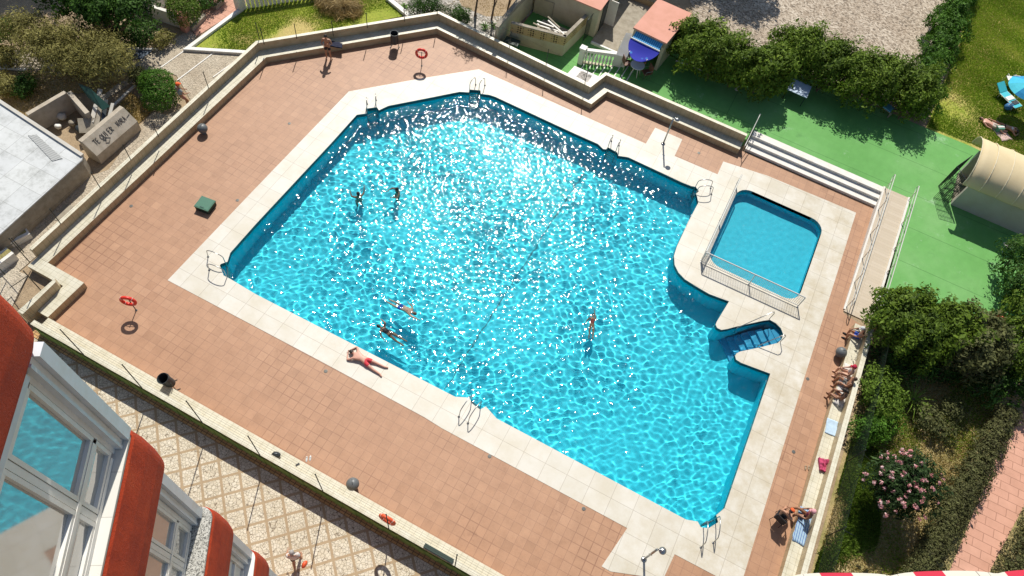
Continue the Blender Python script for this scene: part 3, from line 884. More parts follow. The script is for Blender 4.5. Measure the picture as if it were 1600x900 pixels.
# ------------------------------------------------------------------ lifebuoys
def buoy_mesh(col=None):
    m_ = MB(); m_.ring((0, 0, 0), .30, .075, (0, 1, 0), 32, 10)
    return m_
def lifebuoy(c, n, label, mat, r=1.0, bands=True):
    t = empty('lifebuoy', c, 0, label, 'lifebuoy', 'lifebuoys'); t.rotation_euler = (0, 0, math.atan2(n[1], n[0]) - math.pi / 2)
    m_ = MB(); m_.ring((0, 0, 0), .29, .075, (0, 1, 0), 32, 10); m_.build('ring', mat, t, smooth=True)
    m_ = MB()
    for k in range(4):
        a = math.pi / 4 + k * math.pi / 2
        q = Vector((math.cos(a) * .29, 0, math.sin(a) * .29))
        m_.ring(q, .078, .008, Vector((-math.sin(a), 0, math.cos(a))), 12, 4)
    m_.build('rope_band', M['rail'], t)
    t.scale = (r, r, r)
    return t
def buoy_stand(base, c, label):
    t = empty('lifebuoy_stand', base, 0, label, 'stand', 'lifebuoy stands')
    m_ = MB(); m_.tube([base, Vector((base.x, base.y, c.z + .06))], .022, 8); m_.lathe([(.055, 0), (.055, .015), (.024, .02)], base, 10)
    kid(m_.build('pole', M['binm']), t)
    d = Vector((SUN_AZ.y, -SUN_AZ.x, 0)).normalized()
    m_ = MB(); m_.tube([Vector((base.x, base.y, c.z)) - d * .2, Vector((base.x, base.y, c.z)) + d * .2], .014, 6)
    kid(m_.build('crossbar', M['binm']), t)
for bp, lab in (((213, 485), 'left hand part of the terracotta deck'), ((659, 103), 'top part of the deck above the pool')):
    bs = W(*bp); c = Vector((bs.x, bs.y, .97))
    buoy_stand(bs, c, 'dark pole stand with crossbar on the ' + lab)
    lifebuoy(c + Vector(SUN_AZ) * -.07, SUN_AZ, 'red lifebuoy on its pole on the ' + lab, M['red'])
c = W(606, 811, 1.9)
lifebuoy((c.x, FY + .09, 1.95), (0, 1), 'orange lifebuoy hung on the promenade fence post', M['orange'])
c = W(1563, 503, 1.2)
lifebuoy(c, (-.6, -.8), 'orange lifebuoy at the edge of the green court by the right hand hedge', M['orange'], 0.95)
m_ = MB(); m_.tube([(c.x + .05, c.y + .1, .4), (c.x + .05, c.y + .1, 1.5)], .025, 6)
tag(m_.build('lifebuoy_post', M['dark']), 'dark post that carries the lifebuoy beside the right hand hedge', 'post')

# ------------------------------------------------------------------ bins, hatch, small things
def open_bin(base, label, tilt=0.0, rz=0.0, h=.62):
    t = empty('litter_bin', base, rz, label, 'litter bin', 'open litter bins on legs')
    m_ = MB(); q = Matrix.Rotation(tilt, 3, 'X').to_quaternion()
    n = 18
    m_.lathe([(.17, .30), (.19, .30 + h), (.205, .30 + h), (.205, .27 + h), (.18, .27 + h), (.165, .36), (.02, .36)], (0, 0, 0), n, q)
    m_.build('bucket', M['binm'], t, smooth=False)
    m_ = MB()
    for s_ in (-1, 1):
        m_.tube([(s_ * .19, 0, 0.01), (s_ * .2, 0, .55), (s_ * .19, 0, .7)], .015, 6)
        m_.tube([(s_ * .19, -.15, 0.015), (s_ * .19, .15, 0.015)], .015, 6)
    m_.build('leg_frame', M['binm'], t)
    t.scale = (1.2, 1.2, 1.12)
open_bin(W(617, 74), 'black open litter bin by the top bench wall', 0.0, .1)
open_bin(W(273, 603), 'black open litter bin by the near bench wall at the left', 0.18, -.6)
def dome_bin(base, label, rz):
    t = empty('dome_bin', base, rz, label, 'litter bin', 'domed grey litter bins')
    m_ = MB(); m_.lathe([(.12, 0), (.12, .03), (.07, .05), (.07, .12)] + [(.255 * math.cos(a), .34 + .25 * math.sin(a)) for a in np.linspace(-1.1, 0, 6)], (0, 0, 0), 22); m_.build('body', M['dome'], t, smooth=True)
    m_ = MB(); m_.lathe([(.262, .345), (.265, .37)] + [(.262 * math.cos(a), .36 + .235 * math.sin(a)) for a in np.linspace(.1, 1.5, 8)], (0, 0, 0), 22)
    m_.build('lid', M['dome'], t, smooth=True)
    m_ = MB(); m_.tube([(-.02, -.10, .572), (0, 0, .60), (.02, .13, .565)], .014, 6)
    m_.build('flap_slot', M['black'], t)
def PB(px, py, z=0.0):
    return W(px, py, z)
def base_of(px, py, zt):
    p = W(px, py, zt); return Vector((p.x, p.y, 0))
dome_bin(base_of(316, 200, .38), 'grey domed litter bin by the left bench wall', .4)
dome_bin(base_of(551, 756, .38), 'grey domed litter bin by the near bench wall, left of the fence lifebuoy', .8)
dome_bin(base_of(1315, 550, .38), 'grey domed litter bin by the right bench wall between the seated people', 2.0)
hb = empty('valve_hatch', (-20.55, 13.74, 0), .12, 'dark green square valve box on the left deck', 'valve box')
m_ = MB(); m_.box((0, 0, .13), (.72, .66, .26)); m_.build('box', M['hatchd'], hb)
m_ = MB(); m_.box((0, 0, .285), (.76, .7, .05)); m_.box((0, 0, .315), (.68, .62, .012)); m_.build('lid', M['hatch'], hb)
m_ = MB(); m_.tube([(-.1, -.25, .32), (-.1, -.25, .35), (.1, -.25, .35), (.1, -.25, .32)], .01, 5); m_.build('handle', M['steel'], hb)
def soft(name, c, size, mat, label, cat, seed=0, rz=0.0, thick=.03, n=14, amp=.03, group=None):
    """a crumpled cloth with a real thickness"""
    vs = []; fs = []
    for j in range(n + 1):
        for i in range(n + 1):
            x = (i / n - .5) * size[0]; y = (j / n - .5) * size[1]
            q = Vector((x * 4 + seed, y * 4, seed))
            z = thick + amp * (noise.noise(q) + .5) + amp * .5 * noise.noise(q * 3)
            wob = 0.06 * noise.noise(Vector((y * 3, seed, 1))) ; wob2 = .06 * noise.noise(Vector((x * 3, seed, 5)))
            vs.append((x + wob, y + wob2, max(.006, z)))
    for j in range(n):
        for i in range(n):
            a = j * (n + 1) + i; fs.append((a, a + 1, a + n + 2, a + n + 1))
    N = len(vs); vs += [(x, y, .001) for x, y, z in vs]
    fs += [tuple(reversed([k + N for k in f])) for f in fs]
    ed = [(i, i + 1) for i in range(n)] + [(n + j * (n + 1), n + (j + 1) * (n + 1)) for j in range(n)] + [(n * (n + 1) + i + 1, n * (n + 1) + i) for i in range(n)] + [((j + 1) * (n + 1), j * (n + 1)) for j in range(n)]
    fs += [(a, a + N, b2 + N, b2) for a, b2 in ed]
    m_ = MB(); m_.add(vs, fs); o = m_.build(name, mat, smooth=True); o.location = c; o.rotation_euler = (0, 0, rz)
    return tag(o, label, cat, group)
soft('towel', W(1299, 668, .4), (.5, .75), plain('pale_blue_cloth', (.42, .55, .66), .9), 'pale blue towel spread on the right hand bench wall', 'towel', 1, .1, .015)
soft('beach_cloth', W(1286, 728, .4), (.42, .55), plain('crimson_pattern_cloth', (.42, .05, .12), .9, 0, .9, 18), 'crumpled crimson and white beach cloth on the bench edge', 'beach cloth', 5, .3, .05, amp=.14)
soft('towel', W(522, 70, .4), (.95, .4), plain('navy_cloth', (.012, .016, .04), .9, 0, .5, 14), 'dark navy towel on the top bench seat beside the standing man', 'towel', 9, .35, .03, amp=.07)
def shoe_pair(c, rz, mat, label, group='pairs of shoes'):
    t = empty('sandals', c, rz, label, 'sandals', group)
    for s_ in (-1, 1):
        m_ = MB(); m_.ellipsoid((s_ * .07, s_ * .02, .02), (.045, .13, .022), 10, 6); m_.tube([(s_ * .07 - .04, .03, .02), (s_ * .07, .05, .06), (s_ * .07 + .04, .03, .02)], .012, 5)
        m_.build('sandal', mat, t, smooth=True)
shoe_pair(W(1261, 731, 0.0), .2, plain('tan_leather', (.30, .22, .14)), 'tan sandals on the tiles below the crimson cloth')
shoe_pair(W(482, 717, .41), .5, plain('pale_rubber', (.55, .55, .52)), 'white sandals on the near bench edge')
t = empty('handbag', W(432, 712, .4), .5, 'dark grey bag on the near bench wall', 'bag')
m_ = MB(); m_.ellipsoid((0, 0, .11), (.19, .13, .12), 12, 8); m_.build('body', M['binm'], t, smooth=True)
m_ = MB(); m_.tube([(-.1, 0, .2), (-.06, .06, .32), (.06, .06, .32), (.1, 0, .2)], .012, 5); m_.build('strap', M['black'], t)
m_ = MB(); m_.box((0, 0, .008), (.08, .16, .014)); o = m_.build('phone', M['black']); o.location = W(465, 726, .4); o.rotation_euler = (0, 0, -.5)
tag(o, 'black phone lying between the bag and the white sandals', 'phone')
m_ = MB(); m_.prism([(0, 0), (1.25, 0), (1.25, .16), (0, .16)], 0, .12); o = m_.build('wall_box', M['hatchd']); o.location = (-3.0, 4.83, .95)
tag(o, 'long dark green box on the outer edge of the near bench wall', 'cable box')
# ------------------------------------------------------------------ upper ground, green court, gravel lot, lawns
UZ = 0.44
UP = [(-5.72, 32.95), (1.62, 33.0), (1.64, 33.36), (9.46, 33.30), (10.93, 33.30), (10.93, 24.35), (30, 23.2), (90, 21), (90, 160), (-9.0, 160), (-9.0, 40.5), (-7.2, 40.5), (-5.72, 38.0)]
m_ = MB(); m_.prism(UP, -0.5, UZ); o = m_.build('terrain', M['earth']); o['kind'] = 'structure'
q5 = lambda P, z=0.5: pxy(P, z)
wl = (1.64, 33.36)
COURT = [(-5.72, 32.42), (1.60, 32.42), wl, (9.46, 33.30), (10.93, 33.30), (10.93, 24.6)] + q5([(1400, 505), (1470, 520), (1562, 520), (1640, 470), (1640, 330), (1600, 268), (1516, 228), (1447, 200), (1260, 120), (1080, 60)]) + [(-5.72, 38.0)]
m_ = MB(); m_.prism(COURT, -0.4, 0.5); o = m_.build('court', M['court']); o['kind'] = 'structure'
sheet('gravel_lot', q5([(1090, 60), (1060, -90), (1520, -90), (1440, 175), (1300, 130)], .47), [], 0.465, M['gravel'])
sheet('lawn', q5([(1447, 200), (1500, 60), (1530, -100), (1900, -100), (1900, 330), (1600, 268), (1516, 228)], .48), [], 0.478, M['lawn'])
# low court beside the stairs
LOW = q5([(778, 72), (900, 5), (990, -30), (1000, 60), (985, 80)], 0.0)
sheet('low_court', [(-13.6, 31.2), (-7.35, 31.0), (-7.35, 32.4), (-5.6, 32.4), (-5.6, 40), (-13.4, 40)], [], 0.006, M['court'])
# steps between the low and the upper court
t = empty('garden_steps', (-7.2, 33.0, 0), 0, 'flight of green steps with white nosings beside the balustrade', 'steps')
for k in range(8):
    x0 = -8.85 + k * .40; z = .0625 * (k + 1); y1 = 33.32 + .26 * min(k, 4) * .55 + (.35 if k > 4 else 0)
    m_ = MB(); m_.box(((x0 - 5.72) / 2, (32.42 + y1) / 2, z / 2), (-5.72 - x0, y1 - 32.42, z)); kid(m_.build('tread', M['court']), t)
    m_ = MB(); m_.box((x0 + .025, (32.42 + y1) / 2, z - .01), (.06, y1 - 32.42 + .01, .03)); kid(m_.build('nosing', M['white']), t)
t = empty('balustrade', (-9.1, 33.3, 0), 0, 'white balustrade with turned balusters between two square piers', 'balustrade')
ba, bc = Vector((-8.95, 33.42, 0)), Vector((-7.2, 34.02, 0))
for k in range(9):
    p = ba.lerp(bc, (k + .5) / 9)
    m_ = MB(); m_.lathe([(.06, .1), (.06, .16), (.035, .2), (.085, .42), (.085, .52), (.04, .74), (.07, .86), (.07, .92)], (p.x, p.y, 0), 10)
    kid(m_.build('baluster', M['white']), t)
m_ = MB(); m_.prism([(ba.x, ba.y - .12), (bc.x, bc.y - .12), (bc.x, bc.y + .12), (ba.x, ba.y + .12)], .92, [1.04, 1.16, 1.16, 1.04]); kid(m_.build('top_rail', M['white']), t)
m_ = MB(); m_.prism([(ba.x, ba.y - .1), (bc.x, bc.y - .1), (bc.x, bc.y + .1), (ba.x, ba.y + .1)], 0, .12); kid(m_.build('plinth', M['creamw']), t)
m_ = MB(); m_.box((-9.1, 33.32, .55), (.30, .30, 1.1)); m_.box((-9.1, 33.32, 1.14), (.38, .38, .1)); kid(m_.build('pier', M['white']), t)
m_ = MB(); m_.prism([(-7.25, 33.85), (-6.6, 34.0), (-6.75, 35.1), (-7.25, 34.9)], 0, [1.15, 1.15, 2.0, 2.0]); kid(m_.build('pier', M['white']), t)
# white planter box in the elbow of the bench wall
t = empty('planter_box', (-8.3, 31.6, 0), 0, 'white walled planter box with pale gravel in the elbow of the bench wall', 'planter')
m_ = MB(); m_.prism([(-9.15, 31.2), (-9.05, 32.1), (-7.42, 32.1), (-7.5, 31.15)], 0, .74); kid(m_.build('box', M['white']), t)
m_ = MB(); m_.prism([(-8.6, 31.35), (-8.55, 31.95), (-7.85, 31.95), (-7.85, 31.3)], .7, .745); kid(m_.build('gravel_fill', M['grayg']), t)

def wall_px(mb, a, b_, z0, z1, th=.18):
    u = (Vector(b_) - Vector(a)).normalized(); n = Vector((-u.y, u.x)) * th
    z = z1 if isinstance(z1, (list, tuple)) else (z1, z1)
    mb.prism([tuple(a), tuple(b_), tuple(Vector(b_) + n), tuple(Vector(a) + n)], z0, [z[0], z[1], z[1], z[0]])
# ------------------------------------------------------------------ cream sheds behind the bench wall
t = empty('storage_building', (-10.5, 34.5, 0), 0, 'cream rendered shed block with a flat pink roof and a bare side wall', 'shed')
m_ = MB(); m_.prism([(-13.5, 35.8), (-9.34, 35.82), (-9.34, 41.5), (-13.5, 41.5)], 0, 2.0); kid(m_.build('walls', M['creamw']), t)
m_ = MB(); m_.prism([(-13.5, 35.74), (-9.26, 35.76), (-9.26, 41.6), (-13.5, 41.6)], 2.0, 2.07); kid(m_.build('roof', M['pinkroof']), t)
m_ = MB(); m_.box((-9.32, 36.9, .9), (.08, .8, 1.75)); kid(m_.build('doorway', M['binm']), t)
m_ = MB(); m_.box((-9.0, 37.4, .9), (.62, .05, 1.75)); kid(m_.build('door', M['white']), t)
m_ = MB(); m_.tube([(-12.9, 35.76, 1.2), (-12.2, 35.76, 1.25), (-12.2, 35.76, .3)], .02, 5); kid(m_.build('pipe', M['stone']), t)
t = empty('boundary_wall', (-13.6, 33, 0), 0, 'tall cream rendered wall slanting away from the bench wall past the cactus bed', 'wall')
m_ = MB(); wall_px(m_, (-13.85, 31.55), (-13.5, 38.3), 0, (1.6, 2.3), .2); kid(m_.build('wall_face', M['creamw']), t)
m_ = MB(); wall_px(m_, (-13.82, 31.5), (-13.47, 38.4), 1.58, (1.66, 2.36), .26); kid(m_.build('coping', M['stone']), t)
# lattice yard
def lattice_mat():
    s = NT('pierced_blocks')
    v = s.vor(6.5, vec=s.mapping(scale=(1, 1, 1)), rnd_=0.15)
    c = s.ramp(v.outputs['Distance'], [(0.30, (0.06, 0.035, 0.015)), (0.42, (0.50, 0.37, 0.18))])
    s.set(Base_Color=c, Roughness=0.9); s.bump(v.outputs['Distance'], .8, .03); return s.m
ML = lattice_mat()
la, lb_, lc = (-13.5, 32.5), (-10.27, 33.22), (-9.95, 35.7)
t = empty('yard_wall', (-11.5, 33, 0), 0, 'low cream yard wall topped with brown pierced blocks, timber stacked inside', 'wall')
m_ = MB(); wall_px(m_, la, lb_, 0, .8, .18); wall_px(m_, lb_, lc, 0, .8, .18); kid(m_.build('base_wall', M['creamw']), t)
m_ = MB(); wall_px(m_, la, lb_, .8, 1.38, .16); wall_px(m_, lb_, lc, .8, 1.38, .16); kid(m_.build('pierced_block_band', ML), t)
m_ = MB(); wall_px(m_, la, lb_, 1.38, 1.43, .2); wall_px(m_, lb_, lc, 1.38, 1.43, .2); kid(m_.build('cap', M['stone']), t)
for i in range(9):
    a = random.uniform(-.6, .7); m_ = MB(); L = random.uniform(1.0, 1.9)
    m_.box((0, 0, 0), (L, .09, .05)); o = m_.build('timber_board', M['white'] if i % 3 else M['stone'])
    o.location = (-11.5 + random.uniform(-.5, .7), 34.3 + random.uniform(-.5, .5), .45 + .075 * i); o.rotation_euler = (0, .04, a)
    tag(o, 'loose timber board lying in the yard behind the pierced block wall', 'board', 'boards in the shed yard')
m_ = MB(); m_.box((-11.4, 34.3, .2), (2.2, 1.6, .4)); tag(m_.build('pallet', M['stone']), 'worn pallet under the boards in the shed yard', 'pallet')
t = empty('green_chest', (-13.1, 32.0, 0), .1, 'dark green storage chest at the foot of the tall cream wall', 'chest')
m_ = MB(); m_.box((0, 0, .3), (.85, .5, .6)); m_.build('body', M['hatch'], t); m_ = MB(); m_.box((0, 0, .63), (.9, .55, .06)); m_.build('lid', M['hatchd'], t)
t = empty('yard_gate', (-9.7, 35.5, 0), 1.5, 'narrow dark metal gate at the end of the pierced block wall', 'gate')
for k in range(6):
    m_ = MB(); m_.tube([(-.35 + k * .14, 0, .05), (-.35 + k * .14, 0, 1.6)], .014, 5); m_.build('bar', M['binm'], t)
m_ = MB(); m_.tube([(-.38, 0, .08), (.38, 0, .08), (.38, 0, 1.62), (-.38, 0, 1.62)], .02, 5, closed=True); m_.build('gate_frame', M['binm'], t)
sheet('paved_yard', [(-9.3, 35.3), (-6.75, 35.3), (-6.75, 42), (-9.3, 42)], [], .05, M['stone'])
m_ = MB(); m_.box((-8.2, 35.25, .08), (2.1, .12, .16)); tag(m_.build('step_kerb', M['white']), 'white threshold kerb in front of the passage between the sheds', 'kerb')
# house with the pink roof and blue awning
t = empty('pool_house', (-4.5, 37.5, .5), 0, 'small cream house with a flat pink roof and a blue awning', 'house')
RZ = 2.5
rp_ = pxy([(989, 45), (1028, 0), (1080, 23), (1041, 70)], RZ)
A_, B_, C_, D_ = [Vector(p) for p in rp_]
rp_ = [tuple(A_), tuple(B_ + (B_ - A_) * .0), tuple(C_), tuple(D_)]
cen = sum((Vector(p) for p in rp_), Vector((0, 0))) / 4
wp_ = [tuple(cen + (Vector(p) - cen) * .955) for p in rp_]
wa, wb, wc, wd = [Vector(p) for p in wp_]
m_ = MB()
for p, q in ((wa, wb), (wb, wc), (wc, wd)):
    wall_px(m_, tuple(p), tuple(q), .5, RZ, -.16)
kid(m_.build('walls', M['creamw']), t)
m_ = MB(); fr = wd - wa; wall_px(m_, tuple(wa), tuple(wa + fr * .10), .5, RZ, .16); wall_px(m_, tuple(wd - fr * .09), tuple(wd), .5, RZ, .16); wall_px(m_, tuple(wa), tuple(wd), 2.15, RZ - .002, .16)
kid(m_.build('front_pier', M['creamw']), t)
m_ = MB(); m_.prism(rp_, RZ, RZ + .1); kid(m_.build('roof', M['pinkroof']), t)
# interior floor dark tile
n_f = Vector((-(fr.y), fr.x)).normalized() * -1
if n_f.y > 0: n_f = -n_f
def aw(u, v, z): p = wa + fr * u + n_f * v; return (p.x, p.y, z)
sb = NT('striped_blue_awning'); wv = sb.n.new('ShaderNodeTexWave'); wv.inputs['Scale'].default_value = 2.6; wv.bands_direction = 'X'; sb.l.new(sb.pos, wv.inputs['Vector'])
sb.set(Base_Color=sb.ramp(wv.outputs[0], [(.45, (.01, .20, .52)), (.55, (.10, .45, .75))]), Roughness=.7)
m_ = MB(); vs = [aw(.08, .02, 2.42), aw(.92, .02, 2.42), aw(.92, .42, 2.22), aw(.08, .42, 2.22)]
vs += [(x, y, z - .03) for x, y, z in vs]
m_.add(vs, [(0, 3, 2, 1), (4, 5, 6, 7), (0, 1, 5, 4), (1, 2, 6, 5), (2, 3, 7, 6), (3, 0, 4, 7)])
kid(m_.build('awning_valance', sb.m), t)
m_ = MB(); m_.tube([aw(.04, .44, 2.2), aw(.95, .44, 2.2)], .045, 8); kid(m_.build('awning_bar', M['white']), t)
bl = NT('royal_blue_cloth'); v_ = bl.vor(1.6); bl.set(Base_Color=bl.ramp(v_.outputs['Distance'], [(.10, (.05, .30, .65)), (.22, (.004, .012, .33))]), Roughness=.8)
m_ = MB(); N_ = 14; vs = []; fs = []
for j in range(N_ + 1):
    for i in range(N_ + 1):
        u = i / N_; v = j / N_
        narrow = 1 - .45 * v * v
        x, y, z = aw(.5 + (u - .5) * .92 * narrow, .45 + 1.15 * v * (1 - .25 * (2 * u - 1) ** 2), 2.18 - .32 * v - .10 * math.sin(math.pi * u) * math.sin(math.pi * v))
        vs.append((x, y, z))
for j in range(N_):
    for i in range(N_):
        a = j * (N_ + 1) + i; fs.append((a, a + 1, a + N_ + 2, a + N_ + 1))
nv = len(vs); vs += [(x, y, z - .012) for x, y, z in vs]; fs += [tuple(reversed([k + nv for k in f])) for f in fs]
m_.add(vs, fs); o = kid(m_.build('awning_cloth', bl.m, smooth=True), t)
for u in (.12, .88):
    m_ = MB(); m_.tube([aw(u, .05, 1.6), aw(u + (.5 - u) * .3, 1.3, 1.95)], .02, 6); kid(m_.build('awning_arm', M['white']), t)
t2 = empty('garden_table', aw(.55, 1.1, .5), .3, 'white garden table under the blue awning', 'table')
m_ = MB(); m_.lathe([(.42, .70), (.42, .73)], (0, 0, 0), 18); m_.build('top', M['white'], t2)
for k in range(4):
    a = k * 1.57 + .4; m_ = MB(); m_.tube([(.12 * math.cos(a), .12 * math.sin(a), .7), (.32 * math.cos(a), .32 * math.sin(a), .01)], .018, 5); m_.build('leg', M['white'], t2)
def chair(loc, rz, mat, label, fr_=None, group=None):
    t = empty('chair', loc, rz, label, 'chair', group)
    fr_ = fr_ or M['steel']
    m_ = MB(); m_.box((0, 0, .43), (.46, .44, .035)); m_.build('seat', mat, t)
    m_ = MB(); q = Matrix.Rotation(-.22, 3, 'X').to_quaternion()
    vs = []
    m_.box((0, -.245, .68), (.45, .03, .46)); m_.build('backrest', mat, t)
    for x in (-.21, .21):
        for y in (-.2, .2):
            m_ = MB(); m_.tube([(x, y, .42), (x * 1.1, y * 1.15, .0)], .013, 5); m_.build('leg', fr_, t)
        m_ = MB(); m_.tube([(x * 1.12, -.24, .64), (x * 1.12, .18, .64), (x * 1.1, .2, .42)], .014, 5); m_.build('armrest', fr_, t)
    return t
chair(aw(.85, 1.0, .5), 2.4, plain('brown_weave', (.16, .07, .04)), 'dark brown chair at the right of the table under the blue awning')
chair(aw(.22, 1.0, .5), -.9, plain('brown_weave', (.16, .07, .04)), 'dark brown chair at the left of the table under the blue awning')
# metal gate beside the house
t = empty('side_gate', (-6.4, 35.6, .3), 0, 'white vertical bar gate between the passage and the house', 'gate')
ga, gb = W(952, 60, .9), W(968, 42, .9)
ga, gb = Vector((-7.45, 35.05, .1)), Vector((-6.2, 35.35, .1))
for k in range(9):
    p = ga.lerp(gb, k / 8); m_ = MB(); m_.tube([p, p + Vector((0, 0, 1.1))], .016, 5); kid(m_.build('bar', M['white']), t)
for z in (.1, 1.1):
    m_ = MB(); m_.tube([ga + Vector((0, 0, z)), gb + Vector((0, 0, z))], .02, 5); kid(m_.build('rail', M['white']), t)

# ------------------------------------------------------------------ pavilion with the vaulted cream canopy
pa = Vector((13.05, 34.12)); L_ = 9.5; DY = 2.5
t = empty('pavilion', (13.05, 34.12, .5), 0, 'white walled pavilion with a ribbed cream barrel canopy', 'pavilion')
m_ = MB(); m_.box((pa.x + L_ / 2, pa.y + .1, 1.55), (L_, .2, 2.1)); kid(m_.build('front_wall', M['grayw']), t)
m_ = MB(); m_.box((pa.x + .1 + L_ / 2 - .1, pa.y + DY, 1.45), (L_, .2, 1.9)); kid(m_.build('rear_wall', M['grayw']), t)
m_ = MB(); m_.box((pa.x + L_ / 2, pa.y + DY / 2 + .1, .56), (L_, DY - .2, .12)); kid(m_.build('floor', M['stone']), t)
cn = NT('cream_canvas'); cn.set(Base_Color=cn.ramp(cn.noise(.6, 4), [(.3, (.58, .47, .27)), (.7, (.66, .55, .34))]), Roughness=.8)
def vault(y, z0=2.42, r=1.0):
    """profile of the canopy across y"""
    u = (y + .35) / (DY + .9)
    return z0 + 1.15 * math.sin(math.pi * max(0, min(1, u))) ** .85
NX, NY = 24, 20; vs = []; fs = []
for j in range(NY + 1):
    y = -.35 + (DY + .9) * j / NY; a = math.pi * j / NY
    for i in range(NX + 1):
        x = -.45 + (L_ + .6) * i / NX
        z = 2.35 + 1.2 * math.sin(a) ** .9 + .02 * math.sin(i * 2.0)
        yy = (DY + .2) / 2 - ((DY + .9) / 2) * math.cos(a)
        vs.append((pa.x + x, pa.y + yy, z))
for j in range(NY):
    for i in range(NX):
        a = j * (NX + 1) + i; fs.append((a, a + 1, a + NX + 2, a + NX + 1))
nv = len(vs); vs2 = [(x, y, z - .03) for x, y, z in vs]
ed = [i for i in range(NX + 1)] + [j * (NX + 1) + NX for j in range(1, NY + 1)] + [NY * (NX + 1) + i for i in range(NX - 1, -1, -1)] + [j * (NX + 1) for j in range(NY - 1, 0, -1)]
fs2 = fs + [tuple(reversed([k + nv for k in f])) for f in fs] + [(ed[k - 1], ed[k - 1] + nv, ed[k] + nv, ed[k]) for k in range(len(ed))]
m_ = MB(); m_.add(vs + vs2, fs2); kid(m_.build('canopy', cn.m, smooth=True), t)
for i in range(0, 12):
    x = pa.x - .45 + .86 * i if i else pa.x - .44
    m_ = MB(); m_.tube([(x, pa.y + (DY + .2) / 2 - ((DY + .9) / 2) * math.cos(math.pi * j / 16), 2.375 + 1.2 * math.sin(math.pi * j / 16) ** .9) for j in range(17)], .028, 6)
    kid(m_.build('rib', mat_painted('cream_rib', (.68, .60, .42), .6)), t)
m_ = MB(); m_.box((pa.x + .75, pa.y - .006, 2.2), (.34, .012, .12)); kid(m_.build('vent', M['stone']), t)
gt = empty('iron_gate', (12.9, 34.5, .5), 0, 'black ornamental iron gate at the open end of the vaulted pavilion', 'gate')
for s_, (p, q) in enumerate((((12.95, 34.2), (12.2, 35.1)), ((12.2, 35.1), (12.85, 36.4)), ((12.95, 34.2), (12.1, 34.05)))):
    p, q = Vector((*p, .5)), Vector((*q, .5)); n = 11
    lf_ = empty('leaf', p); kid(lf_, gt); 
    m_ = MB()
    for k in range(n + 1):
        c = p.lerp(q, k / n); m_.tube([c, c + Vector((0, 0, 1.7))], .013, 4)
        if k < n:
            c2 = p.lerp(q, (k + 1) / n)
            for z in (.35, .8, 1.25): m_.tube([c + Vector((0, 0, z)), c.lerp(c2, .5) + Vector((0, 0, z + .22)), c2 + Vector((0, 0, z))], .009, 4)
    for z in (.05, .9, 1.7): m_.tube([p + Vector((0, 0, z)), q + Vector((0, 0, z))], .017, 4)
    bpy.data.objects.remove(lf_)
    kid(m_.build('leaf_panel', M['binm']), gt)

# ------------------------------------------------------------------ things on the green court
tt = empty('square_table', W(1240, 152, .5), -.02, 'square pale blue table half in the shade of the shrubs', 'table')
m_ = MB(); m_.box((0, .0, .74), (1.25, 1.1, .04)); m_.build('top', plain('pale_blue_top', (.45, .56, .68), .4), tt)
m_ = MB(); m_.box((0, 0, .69), (1.15, 1.0, .05)); m_.build('apron', M['binm'], tt)
for x in (-.55, .55):
    for y in (-.48, .48):
        m_ = MB(); m_.tube([(x, y, .68), (x, y, 0)], .025, 6); m_.build('leg', M['binm'], tt)
chair(W(1143, 130, .5), 2.5, plain('turquoise_weave', (.05, .45, .50)), 'turquoise folding chair in the shade of the shrubs, left of the square table')
t = empty('sofa_swing', W(1377, 172, .5), -.35, 'low garden bench with green and pale blue seat towels in the shade', 'bench')
m_ = MB(); m_.box((-.32, 0, .42), (.55, .55, .05)); m_.build('green_cushion', plain('grass_green_cloth', (.10, .42, .04), .9), t)
m_ = MB(); m_.box((.27, 0, .42), (.5, .5, .06)); m_.build('blue_cushion', plain('sky_blue_cloth', (.16, .48, .68), .9), t)
m_ = MB(); m_.box((0, 0, .36), (1.3, .55, .05)); m_.build('seat', M['stone'], t)
for x in (-.58, .58):
    m_ = MB(); m_.box((x, 0, .17), (.06, .5, .33)); m_.build('leg', M['stone'], t)
t = empty('wicker_bin', W(1310, 145, .5), 0, 'pale round bin at the foot of the shrubs, right of the square table', 'bin')
m_ = MB(); m_.lathe([(.22, 0), (.28, .5), (.26, .5), (.2, .05), (.01, .05)], (0, 0, 0), 16); m_.build('body', M['stone'], t)
m_ = MB(); m_.tube([W(1056, 95, .55), W(1098, 110, .55)], .05, 6); o = m_.build('lying_pole', M['rail']); tag(o, 'long white pole lying on the court beside the house', 'pole')
m_ = MB(); m_.tube([W(1448, 172, .6), W(1462, 152, .9)], .05, 6); tag(m_.build('white_post', M['rail']), 'slanting white post at the corner of the lawn', 'post')
t = empty('small_table', W(1151, 140, .5), 0, 'small round grey stool beside the turquoise chair', 'stool')
m_ = MB(); m_.lathe([(.16, .38), (.2, .4), (.2, .43)], (0, 0, 0), 14); m_.build('seat', M['grayw'], t)
m_ = MB(); m_.lathe([(.12, 0), (.05, .05), (.05, .38)], (0, 0, 0), 10); m_.build('base', M['grayw'], t)
